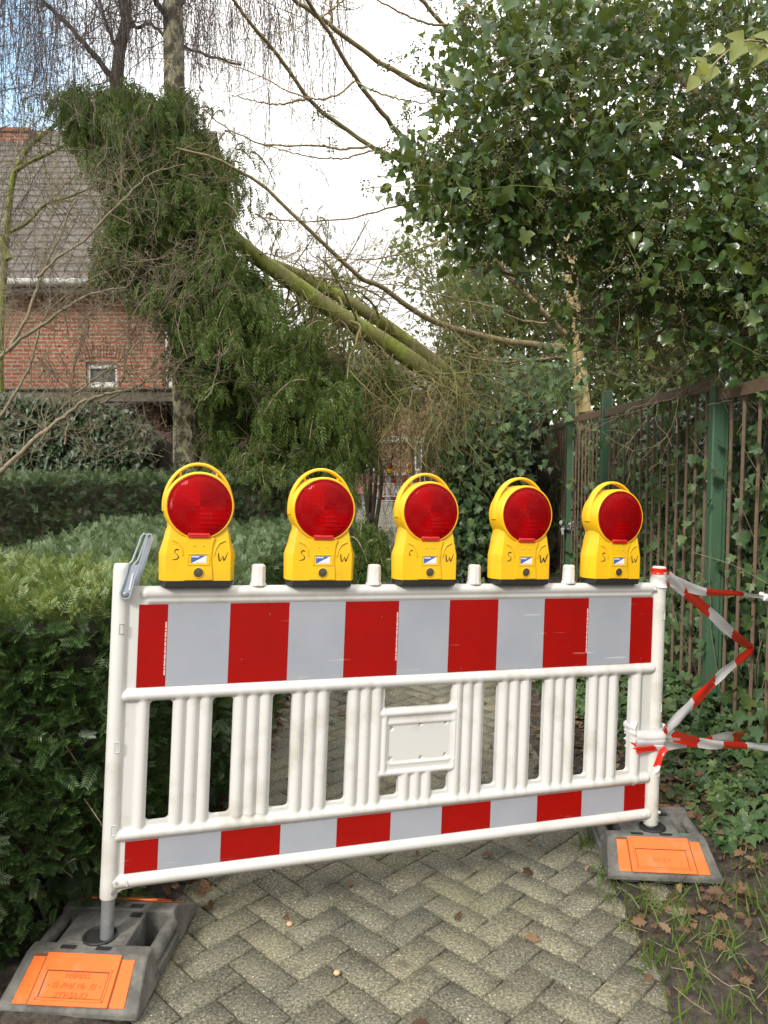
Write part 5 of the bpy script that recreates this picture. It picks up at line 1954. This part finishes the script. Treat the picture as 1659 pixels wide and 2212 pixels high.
for pix, Y, r in (([(1720, 640), (1560, 655), (1420, 600), (1330, 560), (1300, 520), (1200, 420)], (4.2, 4.8), .028), ([(1720, 720), (1600, 740), (1480, 700), (1400, 650), (1290, 600), (1220, 590)], (4.2, 4.9), .016), ([(1720, 560), (1600, 610), (1500, 640), (1400, 640), (1280, 560)], (4.4, 4.9), .014),
                  ([(1650, 740), (1560, 790), (1440, 800), (1350, 760), (1290, 720), (1260, 640)], (4.1, 4.6), .011), ([(1720, 690), (1620, 720), (1540, 745), (1450, 755), (1380, 745)], (4.0, 4.4), .010), ([(1500, 690), (1400, 720), (1300, 700), (1220, 660), (1180, 560)], (4.4, 4.8), .009),
                  ([(1720, 400), (1600, 380), (1450, 330), (1280, 250), (1150, 160), (1040, 60), (980, -40)], (4.4, 4.7), .03), ([(1720, 300), (1560, 240), (1400, 120), (1300, 20), (1240, -60)], (4.4, 4.7), .03), ([(1130, 60), (1080, 160), (1040, 280), (1030, 380)], (4.5, 4.6), .014),
                  ([(1190, -40), (1150, 60), (1120, 160), (1060, 200)], (4.6, 4.7), .02), ([(1450, 660), (1380, 690), (1330, 640), (1240, 560)], (4.3, 4.6), .008), ([(1720, 480), (1600, 500), (1480, 560), (1380, 560), (1250, 500)], (4.5, 4.9), .016),
                  ([(1120, 600), (1020, 545), (1180, 470), (1300, 430)], (4.9, 4.8), .01)):
    LI.append(limb(tb, pix, Y, r, r * .45, 26, 7, .012))
tb.build('branch', M['barklimb'], im)
tb = Tubes()
for Q in LI:
    spurs(tb, Q, 26, .55, .0038, .75, .03, 2, .05)
tb.build('twigs', M['twig'], im)
tb = Tubes()
tk = np.array([2.75, 4.75, 0])
tb.add(smooth_path([tk, tk + [.05, -.05, 1.3], tk + [-.1, -.1, 2.4], tk + [-.3, -.15, 3.6], tk + [-.6, -.1, 5]], 18), np.linspace(.2, .1, 18), 12)
tb.build('trunk', M['barkdark'], im)

sp = plant('ivy_spray', 'single pale yellow green spray of young ivy leaves at the upper right corner', 'ivy')
tb = Tubes()
Q = limb(tb, [(1720, 90), (1660, 92), (1610, 88), (1570, 112), (1530, 150), (1500, 175)], (2.5, 2.2), .0035, .0016, 18, 6)
tb.build('stem', M['barklimb'], sp)
pts = np.array([Q[int(i)] for i in np.linspace(1, 17, 14)])
n = len(pts)
side = np.where(np.arange(n) % 2 == 0, 1.0, -1.0)
D = np.stack([-.45 + .1 * side, np.full(n, -.1), .45 * side - .40], -1) + rvec(n, (.15, .12, .15))
leaves('leaves', IVYA, pts + rvec(n, (.006, .006, .006)), D, rvec(n, (.3, .1, .3)) + np.array([.1, -.9, .35]), np.linspace(.078, .055, n), M['ivyyoung'], sp)

ifn = plant('ivy_curtain', 'thick curtain of pale veined ivy grown up behind and through the iron fence', 'ivy')
n = 8600
y = 2.6 + 13 * rng.random(n) ** 1.7
z = rng.random(n) * 2.02
keep = rng.random(n) < (.55 + .45 * np.clip(1 - z / 1.6, 0, 1))
y, z = y[keep], z[keep]
n = len(y)
x = fx(y) + np.where(rng.random(n) < .07, rng.uniform(-.06, .0, n), rng.uniform(.03, .34, n))
P = np.stack([x, y, z], -1)
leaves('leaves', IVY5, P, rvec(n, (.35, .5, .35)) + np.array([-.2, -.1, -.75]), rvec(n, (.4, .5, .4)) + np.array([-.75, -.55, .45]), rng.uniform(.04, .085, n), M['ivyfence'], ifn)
n = 7000
y = 2.6 + 13 * rng.random(n) ** 1.5
P = np.stack([fx(y) + rng.uniform(.25, .6, n), y, rng.random(n) * 2.1], -1)
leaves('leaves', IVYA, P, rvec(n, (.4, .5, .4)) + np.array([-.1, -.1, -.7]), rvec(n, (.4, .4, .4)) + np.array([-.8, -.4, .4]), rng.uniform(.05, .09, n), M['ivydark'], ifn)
V, F = [], []
ys = np.linspace(1.5, 16, 60)
zs = np.linspace(-.02, 2.0, 12)
YY, ZZ = np.meshgrid(ys, zs, indexing='ij')
XX = fx(YY) + .62 + .06 * np.sin(YY * 5 + ZZ * 4) + .05 * np.sin(ZZ * 9 - YY * 3)
i = (np.arange(59)[:, None] * 12 + np.arange(11)[None]).ravel()
np_obj('shade_backing', np.stack([XX, YY, ZZ], -1), [np.stack([i, i + 1, i + 13, i + 12], -1)], M['core'], ifn, smooth=True)  # dark backing slab, shade behind the ivy put into its colour
tb = Tubes()
for k in range(110):
    y0 = 2.7 + 11 * random.random() ** 1.6
    p = np.array([fx(y0) + random.uniform(.06, .3), y0, random.uniform(0, .6)])
    grow(tb, p, [random.gauss(.05, .08), random.gauss(0, .3), 1], random.uniform(.5, 1.3), .0045, 1, (1, 2), .25, -.0, .12, 4, .5, .0016)
tb.build('stems', M['twig'], ifn)

ib = plant('ivy_bush', 'dark ivy covered bush leaning over the far end of the iron fence', 'ivy')
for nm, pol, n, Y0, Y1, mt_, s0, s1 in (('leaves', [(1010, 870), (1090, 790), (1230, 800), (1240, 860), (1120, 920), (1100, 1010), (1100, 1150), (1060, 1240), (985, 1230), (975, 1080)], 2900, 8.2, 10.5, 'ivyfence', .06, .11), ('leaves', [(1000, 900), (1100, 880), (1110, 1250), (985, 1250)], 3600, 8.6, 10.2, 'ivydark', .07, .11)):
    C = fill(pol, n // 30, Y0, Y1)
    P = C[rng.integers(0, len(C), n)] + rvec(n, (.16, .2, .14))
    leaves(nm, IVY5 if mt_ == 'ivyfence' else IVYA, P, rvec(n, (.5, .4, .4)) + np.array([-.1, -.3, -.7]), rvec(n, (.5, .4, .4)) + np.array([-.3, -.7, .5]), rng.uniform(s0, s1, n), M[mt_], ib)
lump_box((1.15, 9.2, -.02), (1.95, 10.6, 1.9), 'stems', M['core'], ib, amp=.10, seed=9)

# ---------------------------------------------------------------- on the ground
n = 2600
y = rng.uniform(2.85, 5.6, n)
u = rng.random(n)
x = np.maximum(1.12 + .16 * np.sin(y * 2.3) + (fx(y) + .05 - 1.12) * u ** .8, 1.02)
z = verge_z(x, y) + .02 + .12 * u * rng.random(n) + .10 * np.clip(u - .5, 0, 1)
keep = ~((np.abs(x - 1.02) < .27) & (np.abs(y - 2.9) < .32))
P = np.stack([x, y, z], -1)[keep]
n = len(P)
o = leaves('ivy_ground_cover', IVY5, P, rvec(n, (.6, .6, .2)) + np.array([-.1, -.3, -.1]), rvec(n, (.35, .35, .2)) + np.array([-.2, -.35, .8]), rng.uniform(.035, .07, n), M['ivyfence'], None)
tag(o, 'trailing ivy leaves covering the soil at the foot of the iron fence', 'ivy', kind='stuff')

n = 3600
x = rng.uniform(.74, 2.0, n)
y = rng.uniform(1.5, 5.2, n)
dens = np.clip((x - .74) / .55, .10, 1) * np.clip((y - 1.6) / .9, .20, 1)
k = (rng.random(n) < dens) & ~((np.abs(x - 1.02) < .26) & (np.abs(y - 2.9) < .31))
x, y = x[k], y[k]
P1 = np.stack([x, y, verge_z(x, y) + rng.uniform(.006, .035, len(x))], -1)
n = 420
x, y = -.60 - np.abs(rng.normal(0, .09, n)), rng.uniform(2.55, 6, n)
P2 = np.stack([x, y, np.maximum(left_z(x, y), 0) + rng.uniform(.004, .03, n)], -1)
n = 80
P3 = np.stack([rng.uniform(-.6, .8, n), rng.uniform(1.7, 9, n), np.full(n, .010)], -1)
n = 70
P4 = np.stack([rng.uniform(-1.3, -.68, n), rng.uniform(2.2, 2.7, n), rng.uniform(.01, .2, n)], -1)
P4 = P4[~((np.abs(P4[:, 0] + .845) < .24) & (np.abs(P4[:, 1] - 2.247) < .3))]
P = np.concatenate([P1, P2, P3, P4])
n = len(P)
o = leaves('leaf_litter', OAK, P, rvec(n, (1, 1, .18)), rvec(n, (.5, .5, .1)) + np.array([0, 0, .6]), rng.uniform(.024, .06, n), M['litter'], None)
tag(o, 'brown dead leaves lying on the soil and along the hedge foot', 'dead leaves', kind='stuff')

BL, PP, DD, NN, SS = None, [], [], [], []
tuft = [(1.00, 2.50), (1.16, 2.50), (1.28, 2.52), (.90, 2.52), (1.08, 2.35), (1.22, 2.3), (1.32, 2.36), (1.4, 2.2), (1.12, 2.14), (1.30, 2.05), (1.42, 2.42), (1.5, 2.3), (.95, 2.3), (1.02, 1.98), (1.2, 1.92), (1.36, 1.85), (1.48, 2.0), (1.25, 1.75), (1.1, 1.7), (1.4, 1.7), (.80, 2.6), (.83, 2.74), (.84, 3.1), (1.3, 3.3), (1.55, 2.6), (1.6, 2.1), (1.33, 1.98), (1.16, 2.05), (1.36, 2.12)]
tuft += [(.80, 2.42), (.82, 2.2), (.79, 1.95), (.84, 1.8), (.88, 2.08), (.92, 1.9), (.80, 2.95), (.86, 2.28)]
for (tx, ty) in tuft + [(rng.uniform(.9, 1.7), rng.uniform(1.6, 2.75)) for _ in range(44)]:
    m = rng.integers(14, 40)
    p = np.stack([tx + rng.normal(0, .035, m), ty + rng.normal(0, .03, m), np.zeros(m)], -1)
    p[:, 2] = np.maximum(verge_z(p[:, 0], p[:, 1]), 0) - .004
    PP.append(p)
    DD.append(rvec(m, (.45, .45, .15)) + np.array([0, 0, .8]))
    NN.append(rvec(m))
    SS.append(rng.uniform(.03, .10, m))
BLADE = (np.array([(-.03, 0, 0), (.03, 0, 0), (.028, .5, .06), (-.028, .5, .06), (0, 1, .25)]), [np.array([(0, 1, 2, 3)]), np.array([(3, 2, 4)])])
V, F = scatter(BLADE[0], BLADE[1], np.concatenate(PP), np.concatenate(DD), np.concatenate(NN), np.concatenate(SS))
o = np_obj('grass', V, F, M['grass'])
tag(o, 'thin tufts of green grass growing out of the bare soil', 'grass', kind='stuff')

tb = Tubes()
for k in range(240):
    x, y = random.uniform(.76, 1.9), random.uniform(1.6, 4.6)
    if abs(x - 1.02) < .3 and abs(y - 2.9) < .36: continue
    z = float(verge_z(np.array(x), np.array(y))) + .012
    a = random.uniform(0, 6.28)
    l = random.uniform(.03, .16)
    tb.add(np.array([(x, y, z), (x + math.cos(a) * l * .5, y + math.sin(a) * l * .5, z + .008), (x + math.cos(a + .2) * l, y + math.sin(a + .2) * l, z + .002)]), .0016, 4)
o = tb.build('twig_litter', M['twig'])
tag(o, 'broken twigs and dry stalks scattered over the soil', 'twigs', kind='stuff')

# ivy leaves at the foot of the tall hedge
il = plant('ivy_seedling', 'few large dull ivy leaves under the tall hedge behind the rubber block', 'ivy')
n = 60
P = np.stack([rng.uniform(-1.12, -.78, n), rng.uniform(2.42, 2.62, n), rng.uniform(.05, .32, n)], -1)
leaves('leaves', IVY5, P, rvec(n, (.4, .3, .3)) + np.array([0, -.4, -.6]), rvec(n, (.4, .3, .3)) + np.array([0, -.7, .6]), rng.uniform(.05, .09, n), M['ivyfence'], il)

# pebble and one dropped cigarette end
mb = MB()
mb.tube([(1.02, 1.785, float(verge_z(np.array(1.02), np.array(1.785))) + .006), (1.034, 1.80, float(verge_z(np.array(1.034), np.array(1.80))) + .007)], .0045, 10)
tag(mb.build('cigarette_end', M['wood_cut'], angle=40), 'orange cigarette end lying on the soil near the bottom right corner', 'cigarette end')
for (x, y, lab) in ((.04 - .35, 2.42, 'small pale pebble on the pavers beside the grey ballast block'), (-.14, 2.18, 'small tan pebble on the pavers below the middle of the barrier')):
    mb = MB()
    mb.lathe([(.0005, -.006), (.007, -.005), (.011, 0), (.008, .005), (.0005, .007)], 12, (x, y, .008), 'z', caps=False)
    tag(mb.build('pebble', M['wood_cut'], angle=80), lab, 'pebble', 'pebbles on the pavers')
